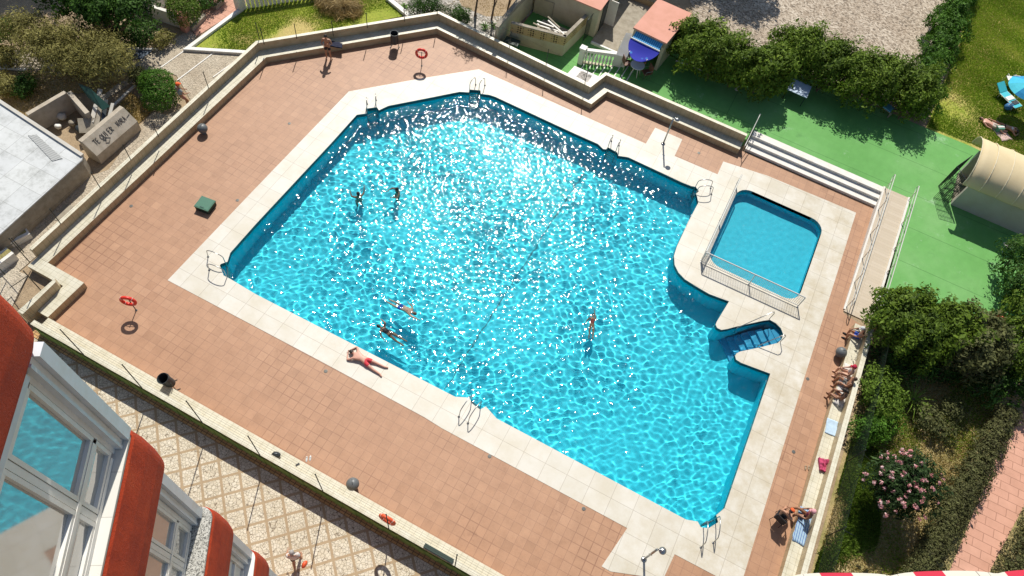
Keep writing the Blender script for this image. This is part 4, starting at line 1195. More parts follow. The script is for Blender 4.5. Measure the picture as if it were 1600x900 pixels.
# parasol and loungers on the lawn
def parasol(loc, rz, cols, label, R_=1.1, h=2.1):
    t = empty('parasol', loc, rz, label, 'parasol')
    m_ = MB(); m_.tube([(0, 0, 0), (0, 0, h + .1)], .02, 6); m_.build('pole', M['rail'], t)
    for k in range(8):
        m_ = MB(); a0, a1 = k * math.pi / 4, (k + 1) * math.pi / 4
        vs = [(0, 0, h + .08)]
        for j in range(1, 5):
            r = R_ * j / 4; z = h + .08 - .42 * (j / 4) ** 1.5
            for i in range(5):
                a = a0 + (a1 - a0) * i / 4; sag = .04 * math.sin(math.pi * i / 4) * j / 4
                rr = r * (1 - .05 * math.sin(math.pi * i / 4) * (j == 4)); vs.append((rr * math.cos(a), rr * math.sin(a), z - sag))
        fs = [(0, 1 + i, 2 + i) for i in range(4)]
        for j in range(3):
            for i in range(4):
                a = 1 + j * 5 + i; fs.append((a, a + 5, a + 6, a + 1))
        m_.add(vs, fs); m_.build('canopy_panel', cols[k % len(cols)], t)
        m_ = MB(); m_.tube([(0, 0, h - .0), (R_ * math.cos(a0), R_ * math.sin(a0), h - .36)], .01, 4); m_.build('rib', M['steel'], t)
    return t
parasol(Vector((15.0, 43.75, .5)), .2, [plain('sky_blue_canvas', (.03, .42, .62), .8), plain('turquoise_canvas', (.05, .50, .62), .8), plain('deep_blue_canvas', (.01, .25, .50), .8)], 'sky blue parasol standing on the lawn at the right edge')
def lounger(loc, rz, fab, label, pads):
    t = empty('sun_lounger', loc, rz, label, 'sun lounger')
    m_ = MB(); m_.box((0, -.2, .32), (.62, 1.35, .05)); m_.build('bed', fab, t)
    m_ = MB(); vs = [(-.31, .45, .32), (.31, .45, .32), (.31, 1.0, .62), (-.31, 1.0, .62)]; vs += [(x, y, z + .05) for x, y, z in vs]
    m_.add(vs, [(0, 3, 2, 1), (4, 5, 6, 7), (0, 1, 5, 4), (1, 2, 6, 5), (2, 3, 7, 6), (3, 0, 4, 7)]); m_.build('backrest', fab, t)
    for x in (-.28, .28):
        for y in (-.75, .4):
            m_ = MB(); m_.tube([(x, y, .3), (x, y, 0)], .018, 5); m_.build('leg', M['rail'], t)
        m_ = MB(); m_.tube([(x * 1.12, -.88, .33), (x * 1.12, .5, .33)], .02, 5); m_.build('side_rail', M['rail'], t)
    for c, d, m__ in pads:
        m2 = MB(); m2.box((c[0], c[1], .365), (d[0], d[1], .03)); m2.build('towel_patch', m__, t)
lounger(W(1570, 158, .5), .9, plain('turquoise_canvas', (.04, .46, .55)), 'turquoise sun lounger with bags and towels below the parasol', [((0, -.1), (.58, .3), M['white']), ((.05, -.5), (.4, .3), M['binm'])])
t = empty('beach_bag', W(1573, 170, .5), .9, 'blue striped beach bag at the foot of the turquoise lounger', 'bag')
m_ = MB(); m_.ellipsoid((0, 0, .2), (.34, .22, .22), 12, 8); m_.build('body', plain('denim_blue', (.03, .15, .33), .8, 0, .6, 9), t, smooth=True)
m_ = MB(); m_.tube([(-.2, 0, .36), (0, .05, .5), (.2, 0, .36)], .015, 5); m_.build('handle', M['white'], t)
chair(W(1572, 131, .5), .4, M['white'], 'white garden chair with clothes beside the blue parasol', M['rail'])
soft('towel', W(1562, 205, .5), (.75, 1.5), plain('pink_white_cloth', (.60, .42, .38), .9, 0, .5, 6), 'pink towel under the people lying on the lawn', 'towel', 3, .75, .02)
t = empty('cooler_bag', W(1559, 204, .5), .6, 'small green and white cooler bag between the people lying on the lawn', 'bag')
m_ = MB(); m_.box((0, 0, .15), (.42, .26, .3)); m_.build('body', plain('sea_green_cloth', (.10, .30, .22)), t); m_ = MB(); m_.box((0, 0, .315), (.43, .1, .03)); m_.build('flap', M['white'], t)
t = empty('folding_chair', W(1570, 396, .5), .7, 'folded metal chair in front of the right hand hedge', 'chair')
for x in (-.2, .2):
    m_ = MB(); m_.tube([(x, 0, 0), (x, .3, .45), (x, .1, .9)], .014, 5); m_.build('side_frame', M['steel'], t)
m_ = MB(); m_.box((0, .22, .45), (.4, .38, .03)); m_.build('seat', M['grayw'], t)
m_ = MB(); m_.box((0, .08, .82), (.4, .03, .22)); m_.build('backrest', M['grayw'], t)

# ------------------------------------------------------------------ left side: pavings, lawn, old yard
z0 = 0.0
sheet('lawn', pxy([(384, 8), (292, 75), (386, 80), (404, 66), (540, 43), (630, 25), (606, -6), (500, -40), (385, -30)]), [], .004, M['lawn'])
sheet('stone_terrace', pxy([(297, 46), (307, 57), (292, 77), (386, 82), (392, 90), (330, 140), (215, 248), (80, 380), (0, 450), (-40, 430), (-40, 395), (70, 300), (170, 265), (215, 200), (240, 175), (262, 180), (300, 160), (276, 118), (250, 108), (235, 112), (165, 155), (155, 148), (205, 120), (200, 106), (245, 76)]), [], .002, M['cobble'])
sheet('stone_terrace', pxy([(-30, 76), (60, 80), (200, 100), (205, 112), (40, 108), (-30, 103)]), [], .003, M['cobble'])
sheet('garden_path', pxy([(345, -15), (312, 3), (322, 27), (300, 45), (307, 57), (375, 14), (378, -15)]), [], .004, M['pink'])
sheet('straw_bed', pxy([(-40, 110), (30, 112), (200, 118), (185, 130), (160, 150), (130, 145), (105, 145), (30, 190), (-40, 160)]), [], .003, M['straw'])
sheet('straw_bed', pxy([(185, 165), (205, 145), (240, 172), (215, 195), (190, 175)]), [], .005, M['straw'])
sheet('gravel_bed', pxy([(606, -6), (640, 24), (684, 26), (778, 72), (850, 0), (840, -40), (600, -40)]), [], .003, M['grayg'])
sheet('straw_bed', pxy([(712, -10), (722, 10), (760, 26), (800, 24), (830, 5), (835, -30), (715, -30)]), [], .006, M['earth'])
def kerb(pts, w, h, label, mat=None, z=0.0, name='kerb', group='pale kerbs of the left garden'):
    L = pxy(pts, h); m_ = MB(); strip(m_, offset_line(L, w / 2), offset_line(L, -w / 2), z, h)
    return tag(m_.build(name, mat or M['white']), label, 'kerb', group)
kerb([(383, 8), (292, 75), (388, 81)], .22, .16, 'white kerb around the left tip of the lawn')
kerb([(605, -5), (640, 24)], .28, .2, 'white kerb between the lawn and the cactus bed')
kerb([(636, 26), (618, 35)], .2, .1, 'low stone kerb at the end of the lawn by the top bench wall')
kerb([(640, 22), (655, 27), (670, 29)], .18, .1, 'curved stone kerb below the cactus bed')
kerb([(338, 79), (277, 125)], .06, .03, 'pale kerb line across the stone terrace, the middle one')
kerb([(292, 76), (250, 106)], .06, .03, 'pale kerb line across the stone terrace nearest the hedge ball')
kerb([(386, 82), (333, 120)], .06, .03, 'pale kerb line across the stone terrace next to the bench wall')
kerb([(210, 133), (176, 165)], .12, .08, 'pale kerb beside the straw bed near the graffiti wall')
kerb([(-20, 103), (40, 108)], .14, .1, 'pale kerb along the far path at the left edge')
kerb([(190, 75), (245, 76)], .12, .1, 'pale kerb in the shade below the dark tree')
kerb([(740, 50), (772, 68)], .3, .25, 'white kerb behind the top bench wall by the cactus bed')
m_ = MB(); L = pxy([(190, 78), (240, 78), (222, 92), (200, 92)]); sheet('blue_tarpaulin', L, [], .02, plain('slate_paving', (.10, .13, .17), .8))
# white building, top left
t = empty('white_house', W(250, 20), 0, 'corner of a white house with a low garden wall at the upper left', 'house')
m_ = MB(); wa_ = pxy([(196, -12), (243, 30), (246, 28), (300, -60)], 0); m_.prism(wa_, 0, 1.5); kid(m_.build('wall', M['white']), t)
m_ = MB(); wl_ = pxy([(240, 30), (288, 46)], 0); wall_px(m_, wl_[0], wl_[1], 0, .9, .2); kid(m_.build('garden_wall', M['white']), t)
m_ = MB(); p = W(291, 47); m_.box((p.x, p.y, .55), (.4, .4, 1.1)); m_.box((p.x, p.y, 1.13), (.5, .5, .08)); kid(m_.build('gate_pier', M['pinkroof']), t)
t = empty('brick_planter', W(318, 30), 0, 'tan edged planter corner beside the pink garden path', 'planter')
m_ = MB(); L = pxy([(300, 44), (318, 27), (322, 22)], .25); strip(m_, L, offset_line(L, .2), 0, .25); kid(m_.build('edging', M['stone']), t); m_ = MB(); L = pxy([(310, 0), (337, 10), (350, 0)], .25); strip(m_, L, offset_line(L, .2), 0, .25)
kid(m_.build('edging', M['stone']), t)
# white picket balustrade at the top edge of the lawn
t = empty('garden_balustrade', W(430, 5), 0, 'white balustrade with arched openings along the far side of the lawn', 'balustrade')
A0, A1 = W(383, 14), W(520, -8)
for k in range(22):
    p = A0.lerp(A1, k / 21); m_ = MB(); m_.box((p.x, p.y, .4), (.13, .13, .8)); kid(m_.build('baluster', M['white']), t)
m_ = MB(); u = (A1 - A0).normalized(); wall_px(m_, (A0.x, A0.y), (A1.x, A1.y), .8, .92, .3); kid(m_.build('top_rail', M['white']), t)
m_ = MB(); p = A0 - u * .25; m_.box((p.x, p.y, .6), (.4, .4, 1.2)); kid(m_.build('pier', M['white']), t)
rb_ = NT('ribbed_grey_sheet'); rw = rb_.n.new('ShaderNodeTexWave'); rw.bands_direction = 'DIAGONAL'; rw.inputs['Scale'].default_value = 5; rb_.l.new(rb_.mapping(rot=(0, 0, 2.2)), rw.inputs['Vector'])
rb_.set(Base_Color=rb_.ramp(rw.outputs[0], [(.2, (.22, .23, .22)), (.7, (.42, .43, .42))]), Roughness=.7); rb_hatch = rb_.m
# hut with the white roof
RH = 1.2
hp = pxy([(-60, 118), (0, 155), (130, 240), (128, 250), (0, 366), (-60, 400)], RH)
hp = [(hp[0][0], hp[0][1]), hp[1], hp[2], hp[3], hp[4], hp[5]]
t = empty('pump_house', (hp[2][0], hp[2][1], 0), 0, 'low hut with a white coated flat roof and a battered brown side wall', 'hut')
hc = sum((Vector(p) for p in hp), Vector((0, 0))) / 6
m_ = MB(); m_.prism([tuple(hc + (Vector(p) - hc) * .985) for p in hp], 0, RH - .06); kid(m_.build('wall', M['stone']), t)
m_ = MB(); m_.prism(hp, RH - .06, RH); kid(m_.build('roof', M['roofw']), t)
m_ = MB(); L = pxy([(-60, 118), (0, 155), (130, 240)], RH + .12); strip(m_, L, offset_line(L, -.16), RH, RH + .1); kid(m_.build('roof_edge', M['grayw']), t)
m_ = MB(); L = pxy([(44, 212), (58, 211), (98, 248), (82, 252)], RH); m_.prism(L, RH, RH + .03); kid(m_.build('roof_hatch', rb_hatch), t)
# old yard with graffiti
WH = 1.25
ya = pxy([(44, 180), (104, 145), (133, 178)], WH); yb_ = pxy([(128, 222), (193, 168)], WH); 
t = empty('rubble_yard', (yb_[0][0], yb_[0][1], 0), 0, 'roofless old yard of stained walls, one scrawled with black graffiti', 'walled yard')
m_ = MB(); 
for a, b_ in zip(ya, ya[1:]): wall_px(m_, a, b_, 0, WH, .22)
kid(m_.build('rear_wall', M['graf']), t)
m_ = MB(); u = Vector(yb_[1]) - Vector(yb_[0]); wall_px(m_, yb_[0], yb_[1], 0, WH, .24); kid(m_.build('front_wall', M['graf']), t)
# a battered plinth leans out from the front wall
nn = Vector((u.y, -u.x)).normalized()
if nn.dot(Vector((0, -1))) < 0: nn = -nn
sl_ = MB(); P0, P1 = Vector(yb_[0]) + u * .0, Vector(yb_[1])
Q0, Q1 = P0 + nn * .62, P1 + nn * .62
vs = [(P0.x, P0.y, 0), (P1.x, P1.y, 0), (Q1.x, Q1.y, 0), (Q0.x, Q0.y, 0), (P0.x, P0.y, WH + .01), (P1.x, P1.y, WH + .01), (Q1.x, Q1.y, .62), (Q0.x, Q0.y, .62)]
sl_.add(vs, [(0, 1, 2, 3), (4, 7, 6, 5), (0, 4, 5, 1), (1, 5, 6, 2), (2, 6, 7, 3), (3, 7, 4, 0)])
kid(sl_.build('sloped_face', M['graf']), t)
def stroke(txt_paths, place, w=.022):
    mb = MB()
    for path in txt_paths:
        pts = [place(x, y) for x, y in path]
        mb.tube(pts, w, 4)
    return mb
GL = {'T': [[(0, 1), (.7, 1)], [(.35, 1), (.35, 0)]], 'E': [[(.6, 1), (0, 1), (0, 0), (.6, 0)], [(0, .5), (.5, .5)]],
      'Q': [[(.35, 1), (0, .7), (0, .3), (.35, 0), (.7, .3), (.7, .7), (.35, 1)], [(.4, .3), (.8, -.1)]], 'U': [[(0, 1), (0, .25), (.3, 0), (.6, .25), (.6, 1)]],
      'I': [[(.1, 1), (.1, 0)]], 'R': [[(0, 0), (0, 1), (.55, .85), (.5, .5), (0, .45), (.6, 0)]], 'O': [[(.3, 1), (0, .5), (.3, 0), (.65, .5), (.3, 1)]],
      'N': [[(0, 0), (0, 1), (.55, 0), (.55, 1)]], 'A': [[(0, 0), (.3, 1), (.6, 0)], [(.12, .4), (.48, .4)]], 'L': [[(0, 1), (0, 0), (.55, 0)]]}
def place(x, y):
    """x along the wall 0..1, y up the slope 0..1"""
    b0 = Q0.lerp(Q1, x); t0 = P0.lerp(P1, x); p = b0.lerp(t0, y)
    return Vector((p.x, p.y, .62 + (WH + .01 - .62) * y + .012)) + Vector((nn.x, nn.y, 0)) * .01
paths = []; x = .14
for word, sc_ in (('TE', .062), ('QUIER', .066), (' ', .02), ('NORA', .058)):
    for ch in word:
        if ch in GL:
            for pth in GL[ch]: paths.append([(x + a * sc_, .42 + b_ * .30 + random.uniform(-.02, .02)) for a, b_ in pth])
        x += sc_ * .92
    x += .035
paths.append([(.33, .30), (.29, .40), (.33, .36), (.37, .40), (.42, .28), (.34, .12), (.29, .22), (.33, .30)])
paths.append([(x - .03, .5), (x + .06, .56)])
tag(kid(stroke(paths, place, .011).build('graffiti', M['black']), t), kind='stuff')
# junk in the yard
def jp(px, py, z): return W(px, py, z)
for i, (px, py, L1, w1, h1, a, mt, lab) in enumerate([
    (150, 165, 1.9, .22, .05, 1.0, M['grayw'], 'pale plank leaning in the rubble yard nearest the green sheet'),
    (156, 172, 1.8, .2, .05, 1.05, M['stone'], 'brown plank in the middle of the leaning planks'),
    (163, 178, 1.6, .2, .05, 1.1, M['binm'], 'dark plank beside the brown one in the rubble yard'),
    (171, 182, 1.5, .16, .05, 1.0, M['grayw'], 'pale narrow plank next to the graffiti wall')]):
    m_ = MB(); m_.box((0, 0, 0), (L1, w1, h1)); o = m_.build('plank', mt); p = jp(px, py, 1.0); o.location = p; o.rotation_euler = (0, -.25, a + 1.0)
    tag(o, lab, 'plank', 'planks leaning in the rubble yard')
m_ = MB(); P = [jp(122, 130, 1.5), jp(141, 138, 1.65), jp(172, 166, 1.5), jp(160, 172, 1.3), jp(137, 152, 1.2)]
m_.add([tuple(p) for p in P] + [(p.x, p.y, p.z - .02) for p in P], [(0, 1, 2, 3, 4), (9, 8, 7, 6, 5)] + [(i, (i + 1) % 5, (i + 1) % 5 + 5, i + 5) for i in range(5)])
tag(m_.build('green_sheet', plain('dark_green_tarpaulin', (.012, .06, .045), .7, 0, .4, 3)), 'dark green tarpaulin slung over the planks in the rubble yard', 'tarpaulin')
for i, (px, py, r, mt, lab) in enumerate([(98, 185, .28, M['grayw'], 'crumpled white sack among the junk in the rubble yard'), (115, 195, .22, M['stone'], 'brown sack next to the white one'),
                                          (92, 200, .2, M['white'], 'small white bucket shape in the darkest corner of the yard'), (128, 205, .3, M['binm'], 'black bin bag against the inside of the graffiti wall')]):
    m_ = MB(); m_.ellipsoid((0, 0, r * .6), (r, r * .8, r * .65), 10, 7); o = m_.build('sack', mt, smooth=True); o.location = jp(px, py, .1)
    for v in o.data.vertices: v.co += Vector((noise.noise(v.co * 7), noise.noise(v.co * 7 + Vector((3, 1, 2))), noise.noise(v.co * 6))) * .07
    tag(o, lab, 'sack')
m_ = MB(); m_.box((0, 0, 0), (1.1, .75, .05)); o = m_.build('board', M['stone']); o.location = jp(142, 196, .7); o.rotation_euler = (.5, .2, .8)
tag(o, 'stained square board leaning inside the graffiti wall', 'board')
# planter blocks at the bottom left of the path
for i, (a, b_, h, lab) in enumerate([((-10, 402), (52, 372), .35, 'low white stepped wall at the left edge of the mosaic path'), ((-10, 436), (30, 405), .5, 'white wall block at the very left edge above the corner fence')]):
    t = empty('white_wall', W(*a), 0, lab, 'wall', 'white walls by the bottom left gate'); p, q = pxy([a, b_], 0)
    m_ = MB(); wall_px(m_, p, q, 0, h, .55); kid(m_.build('wall_body', M['white']), t)
    m_ = MB(); n2 = 3
    for k in range(n2):
        c = Vector(p).lerp(Vector(q), (k + .5) / n2); u2 = (Vector(q) - Vector(p)).normalized(); c += Vector((-u2.y, u2.x)) * .28
        m_.box((c.x, c.y, h + .003), (.45, .22, .012), math.atan2(u2.y, u2.x))
    kid(m_.build('soil_pocket', M['weeds']), t)
sheet('gravel_bed', pxy([(-20, 470), (5, 415), (45, 430), (30, 455), (10, 500)]), [], .012, M['cobble'])
m_ = MB(); L = pxy([(85, 345), (100, 318), (115, 322), (100, 343)]); m_.prism(L, 0, .02); tag(m_.build('manhole_cover', M['stone']), 'grey square cover set in the path left of the bench wall', 'cover')

# ------------------------------------------------------------------ garden on the right
sheet('garden_soil', [(11.2, 24.3), (11.2, -10), (60, -10), (60, 22.8), (30, 23.1)], [], -.002, M['weeds'])
sheet('garden_path', pxy([(1660, 560), (1600, 640), (1563, 700), (1482, 895), (1440, 990), (1500, 990), (1545, 895), (1600, 790), (1700, 640)]), [], .01, M['pink'])
# ------------------------------------------------------------------ foliage
RG = np.random.RandomState(11)
def mesh_from(name, v, faces4=None, faces3=None, tone=None):
    me = bpy.data.meshes.new(name)
    me.vertices.add(len(v)); me.vertices.foreach_set('co', np.asarray(v, dtype=np.float32).ravel())
    q = faces4 if faces4 is not None else faces3; k = q.shape[1]
    me.loops.add(q.size); me.loops.foreach_set('vertex_index', q.ravel().astype(np.int32))
    me.polygons.add(len(q)); me.polygons.foreach_set('loop_start', np.arange(0, q.size, k, dtype=np.int32))
    if tone is not None:
        a = me.attributes.new('tone', 'FLOAT', 'FACE'); a.data.foreach_set('value', tone.astype(np.float32))
    me.update(calc_edges=True)
    return me
def unit(n):
    d = RG.normal(size=(n, 3)); return d / np.linalg.norm(d, axis=1, keepdims=True)
def snoise(P, f, seed=0):
    """cheap smooth pseudo noise"""
    r = np.random.RandomState(seed); out = np.zeros(len(P))
    for k in range(5):
        w = r.normal(size=3) * f; out += np.sin(P @ w + r.uniform(0, 6.28))
    return out / 2.2
def leaf_mesh(name, blobs, n, size, aspect=.45, tone0=.42, spread=.2, shell=.22, flat=0.0, seed=0, lump=.22):
    vol = np.array([b_[3] * b_[4] + b_[4] * b_[5] + b_[3] * b_[5] for b_ in blobs]); cnt = (vol / vol.sum() * n).astype(int)
    P = []; Nn = []
    for b_, c in zip(blobs, cnt):
        d = unit(c); d[:, 2] = np.where(d[:, 2] < -.45, -d[:, 2] * .7, d[:, 2])
        lumpy = 1 + lump * snoise(d * 1.0 + np.array(b_[:3]) * .7, 4.2, 3) + .08 * snoise(d, 10, 4)
        r = (1 - np.abs(RG.normal(size=c)) * shell) * lumpy; r = np.clip(r, .15, 1.5)
        P.append(np.array(b_[:3]) + d * r[:, None] * np.array(b_[3:6])); Nn.append(d)
    P = np.concatenate(P); Nn = np.concatenate(Nn)
    Nn = Nn + RG.normal(size=P.shape) * .55; Nn[:, 2] += .25; Nn /= np.linalg.norm(Nn, axis=1, keepdims=True)
    A = np.cross(Nn, unit(len(P))); A /= np.linalg.norm(A, axis=1, keepdims=True)
    B = np.cross(Nn, A)
    s = size * np.exp(RG.normal(size=len(P)) * .33)[:, None]
    v = np.stack([P - A * s * .5, P + B * s * aspect * .5, P + A * s * .5, P - B * s * aspect * .5], 1).reshape(-1, 3)
    tone = tone0 + spread * snoise(P, 1.8, 8) * .6 + RG.normal(size=len(P)) * spread * .8
    return mesh_from(name, v, faces4=np.arange(len(v)).reshape(-1, 4), tone=np.clip(tone, 0, 1))
def blob_list(pts, z, r, jit=.25, rz_=None):
    out = []
    for p in pts:
        w = W(p[0], p[1], p[2] if len(p) > 2 else z)
        rr = r * random.uniform(1 - jit, 1 + jit)
        out.append((w.x, w.y, w.z, rr, rr * random.uniform(.85, 1.15), (rz_ or r) * random.uniform(.85, 1.1)))
    return out
F = dict(
    oleander=mat_foliage('oleander_leaves', (0.008, 0.020, 0.006), (0.045, 0.09, 0.022), (0.13, 0.20, 0.07)),
    path=mat_foliage('path_hedge_leaves', (0.05, 0.045, 0.02), (0.15, 0.16, 0.055), (0.24, 0.22, 0.11)),
    hedge=mat_foliage('hedge_leaves', (0.022, 0.048, 0.005), (0.15, 0.235, 0.02), (0.30, 0.40, 0.055)),
    deep=mat_foliage('deep_green_leaves', (0.012, 0.032, 0.006), (0.075, 0.17, 0.022), (0.17, 0.28, 0.07)),
    trim=mat_foliage('clipped_leaves', (0.025, 0.07, 0.006), (0.10, 0.23, 0.02), (0.19, 0.33, 0.05)),
    olive=mat_foliage('olive_leaves', (0.11, 0.105, 0.026), (0.33, 0.30, 0.09), (0.46, 0.42, 0.19)),
    brown=mat_foliage('dull_leaves', (0.05, 0.06, 0.02), (0.16, 0.17, 0.06), (0.26, 0.23, 0.11)),
    bright=mat_foliage('bright_leaves', (0.045, 0.09, 0.008), (0.17, 0.27, 0.03), (0.28, 0.38, 0.08)),
    straw=mat_foliage('straw', (0.20, 0.14, 0.05), (0.46, 0.34, 0.15), (0.60, 0.48, 0.26)),
    pinkf=mat_foliage('pink_petals', (0.50, 0.18, 0.18), (0.70, 0.36, 0.36), (0.80, 0.6, 0.58)),
    bark=plain('bark', (0.14, 0.10, 0.07), 0.9, 0, .3, 9, .4),
)
def plant(name, pts, z, r, n, size, mat, label, cat, group=None, rz_=None, trunk=None, base=0.0, stems=0, jit=.25, **k):
    bl_ = blob_list(pts, z, r, jit, rz_)
    cx = sum(b_[0] for b_ in bl_) / len(bl_); cy = sum(b_[1] for b_ in bl_) / len(bl_)
    t = empty(name, (cx, cy, base), 0, label, cat, group)
    kid(link('crown', leaf_mesh(name + '_crown', bl_, n, size, **k), mat), t)
    m_ = MB()
    for b_ in bl_:
        for s_ in range(3):
            a = random.uniform(0, 6.28); q = Vector((b_[0] + math.cos(a) * b_[3] * .5, b_[1] + math.sin(a) * b_[4] * .5, b_[2] + b_[5] * .3))
            p0 = Vector((b_[0], b_[1], base)) if len(bl_) > 1 and not trunk else Vector((cx, cy, base))
            m0 = p0.lerp(q, .5) + Vector((random.uniform(-.15, .15), random.uniform(-.15, .15), .1))
            tr = trunk or .045
            m_.tube([p0, m0, q], [tr, tr * .6, tr * .15], 5)
    so_ = kid(m_.build('trunk' if trunk else 'stems', F['bark']), t)
    if not trunk and len(bl_) > 1: so_['kind'] = 'stuff'
    return t
gh = 'leafy shrubs of the hedge behind the green court'
HL = ['leftmost hedge shrub touching the pink roofed house', 'hedge shrub just right of the house corner, above the lying pole', 'yellowish green hedge shrub above the turquoise chair', 'hedge shrub between the turquoise chair and the square table', 'hedge shrub right behind the square blue table',
      'tallest hedge shrub, bulging over the gravel lot corner', 'hedge shrub above the pale round bin', 'hedge shrub left of the bench with green and blue cushions', 'hedge shrub behind the bench with green and blue cushions', 'last shrub of the hedge, in the corner of the lawn']
HP = [[(1072, 62), (1088, 80)], [(1108, 72), (1118, 96)], [(1140, 92), (1150, 108)], [(1172, 104), (1185, 122)], [(1205, 98), (1214, 118)],
      [(1238, 72), (1250, 92), (1262, 76)], [(1275, 100), (1298, 88), (1292, 116)], [(1322, 108), (1336, 128)], [(1362, 116), (1386, 120), (1374, 140)], [(1412, 128), (1432, 144), (1424, 160)]]
for i, (pp, lb) in enumerate(zip(HP, HL)):
    plant('hedge_shrub', pp, 1.85, 1.2 if i < 5 else 1.25, 9500, .17, F['hedge'], lb, 'shrub', gh, rz_=1.55, base=.48, shell=.3, tone0=.56 if i in (2, 5) else .48)
plant('hedge', [(1512, -30), (1500, -5), (1490, 20), (1480, 45), (1470, 70), (1462, 92), (1453, 114), (1443, 136), (1436, 152)], 1.5, 1.05, 26000, .15, F['trim'], 'long clipped hedge between the gravel lot and the lawn', 'hedge', rz_=.9, base=.48, shell=.16)
gl2 = 'big shrubs between the green court and the right garden'
RL = ['large shrub at the near corner of the court beside the end of the ramp', 'large dull green shrub in the middle below the court edge', 'large shrub left of the court edge lifebuoy', 'greyish shrub under the court edge lifebuoy']
for i, (pp, lb) in enumerate(zip([[(1400, 486), (1418, 505), (1398, 512)], [(1432, 482), (1450, 510), (1430, 530)], [(1485, 498), (1500, 525), (1470, 535)], [(1530, 520), (1545, 550), (1520, 560)]], RL)):
    plant('large_shrub', pp, 1.7, 1.2, 11000, .17, F['hedge'] if i != 3 else F['brown'], lb, 'shrub', gl2, rz_=1.25, base=0, shell=.24)
plant('large_shrub', [(1592, 402), (1608, 440), (1592, 455)], 1.7, 1.15, 5200, .15, F['deep'], 'dark shrub at the right edge beside the folded metal chair', 'shrub', rz_=1.3, base=.4)
plant('large_shrub', [(1598, 490), (1590, 520), (1580, 560), (1605, 570)], 1.7, 1.15, 6000, .15, F['hedge'], 'bushy shrub at the right edge below the lifebuoy', 'shrub', rz_=1.3, base=.2)
plant('large_shrub', [(1560, 585), (1595, 600), (1540, 600)], 1.0, .95, 5200, .14, F['deep'], 'dark low shrub in the shade where the garden path begins', 'shrub', rz_=.8, base=0)
plant('large_shrub', [(1400, 560), (1440, 570), (1480, 575)], .7, .9, 4200, .14, F['deep'], 'dark undergrowth shrub in the deep shade below the court shrubs', 'shrub', rz_=.6, base=0)
plant('round_bush', [(1372, 602), (1388, 618), (1378, 635)], .8, .85, 5200, .12, F['bright'], 'bright green bush beside the chain link fence', 'bush', rz_=.75, base=0)
plant('round_bush', [(1368, 668), (1385, 655), (1350, 672)], .6, .7, 3600, .11, F['trim'], 'mid green bush below the bright one by the fence', 'bush', rz_=.55, base=0)
plant('round_bush', [(1452, 655), (1490, 640), (1470, 670)], .4, .7, 2600, .11, F['brown'], 'low brownish bush left of the garden path bend', 'bush', rz_=.4, base=0)
# oleander with pink flowers
ol = plant('oleander', [(1385, 748), (1412, 742), (1432, 755), (1395, 772), (1418, 775), (1402, 756)], 1.9, .95, 13000, .17, F['oleander'], 'round oleander bush covered with pink flowers', 'flowering bush', rz_=.95, base=0, aspect=.28, trunk=.05, shell=.2)
bl_ = blob_list([(1385, 748), (1412, 742), (1432, 755), (1395, 772), (1418, 775), (1402, 756)], 2.02, 1.02, .05, 1.0)
fp_ = []
for k in range(105):
    b_ = bl_[k % 6]; d = unit(1)[0]; d[2] = abs(d[2]); fp_.append((b_[0] + d[0] * b_[3], b_[1] + d[1] * b_[4], b_[2] + d[2] * b_[5], .09, .09, .06))
kid(link('flowers', leaf_mesh('flowers', fp_, 1700, .08, aspect=.8, tone0=.5, shell=.4, spread=.4), F['pinkf']), ol)['kind'] = 'stuff'
# low hedges along the pink path
plant('path_hedge', [(1572 - 11.0 * k, 650 + 20.0 * k) for k in range(14)], .45, .68, 26000, .09, F['path'], 'low dull hedge along the left side of the pink path', 'hedge', rz_=.5, base=0, jit=.12, shell=.14)
plant('path_hedge', [(1664 - 14 * k, 750 + 26 * k) for k in range(9)], .45, .8, 14000, .09, F['path'], 'low dull hedge along the right side of the pink path', 'hedge', rz_=.5, base=0, jit=.12, shell=.14)
# rosette plant with long drooping leaves
def rosette(c, n, L_, label, mat=None, w=.05, up=.5, name='yucca', cat='yucca', group=None):
    t = empty(name, c, 0, label, cat, group)
    vs = []; fs = []; tn = []
    for k in range(n):
        a = k * 2.399 + random.uniform(-.2, .2); e = up * random.uniform(.4, 1.4); Lk = L_ * random.uniform(.75, 1.1)
        prev = None
        for j in range(6):
            u = j / 5; r = Lk * (u - .12 * u * u); z = .08 + Lk * (e * u - .75 * e * u * u * 1.1)
            ww = w * (1 - u) ** .6 * .5 + .004
            x, y = r * math.cos(a), r * math.sin(a); sx, sy = -math.sin(a) * ww, math.cos(a) * ww
            vs += [(x - sx, y - sy, z), (x + sx, y + sy, z)]
            if j: m0 = len(vs) - 4; fs.append((m0, m0 + 2, m0 + 3, m0 + 1)); tn.append(.55 + random.uniform(-.25, .3))
    o = link('leaves', mesh_from('rosette', np.array(vs), faces4=np.array(fs), tone=np.array(tn)), mat or F['bright'], t)
    m_ = MB(); m_.lathe([(.07, 0), (.06, .12), (.02, .2)], (0, 0, 0), 8); m_.build('stem', F['bark'], t)
    return t
rosette(W(1425, 625, .3), 22, 1.3, 'yucca with long drooping leaves in the right garden')
rosette(W(1440, 645, .2), 16, .8, 'smaller yucca just below the large one')
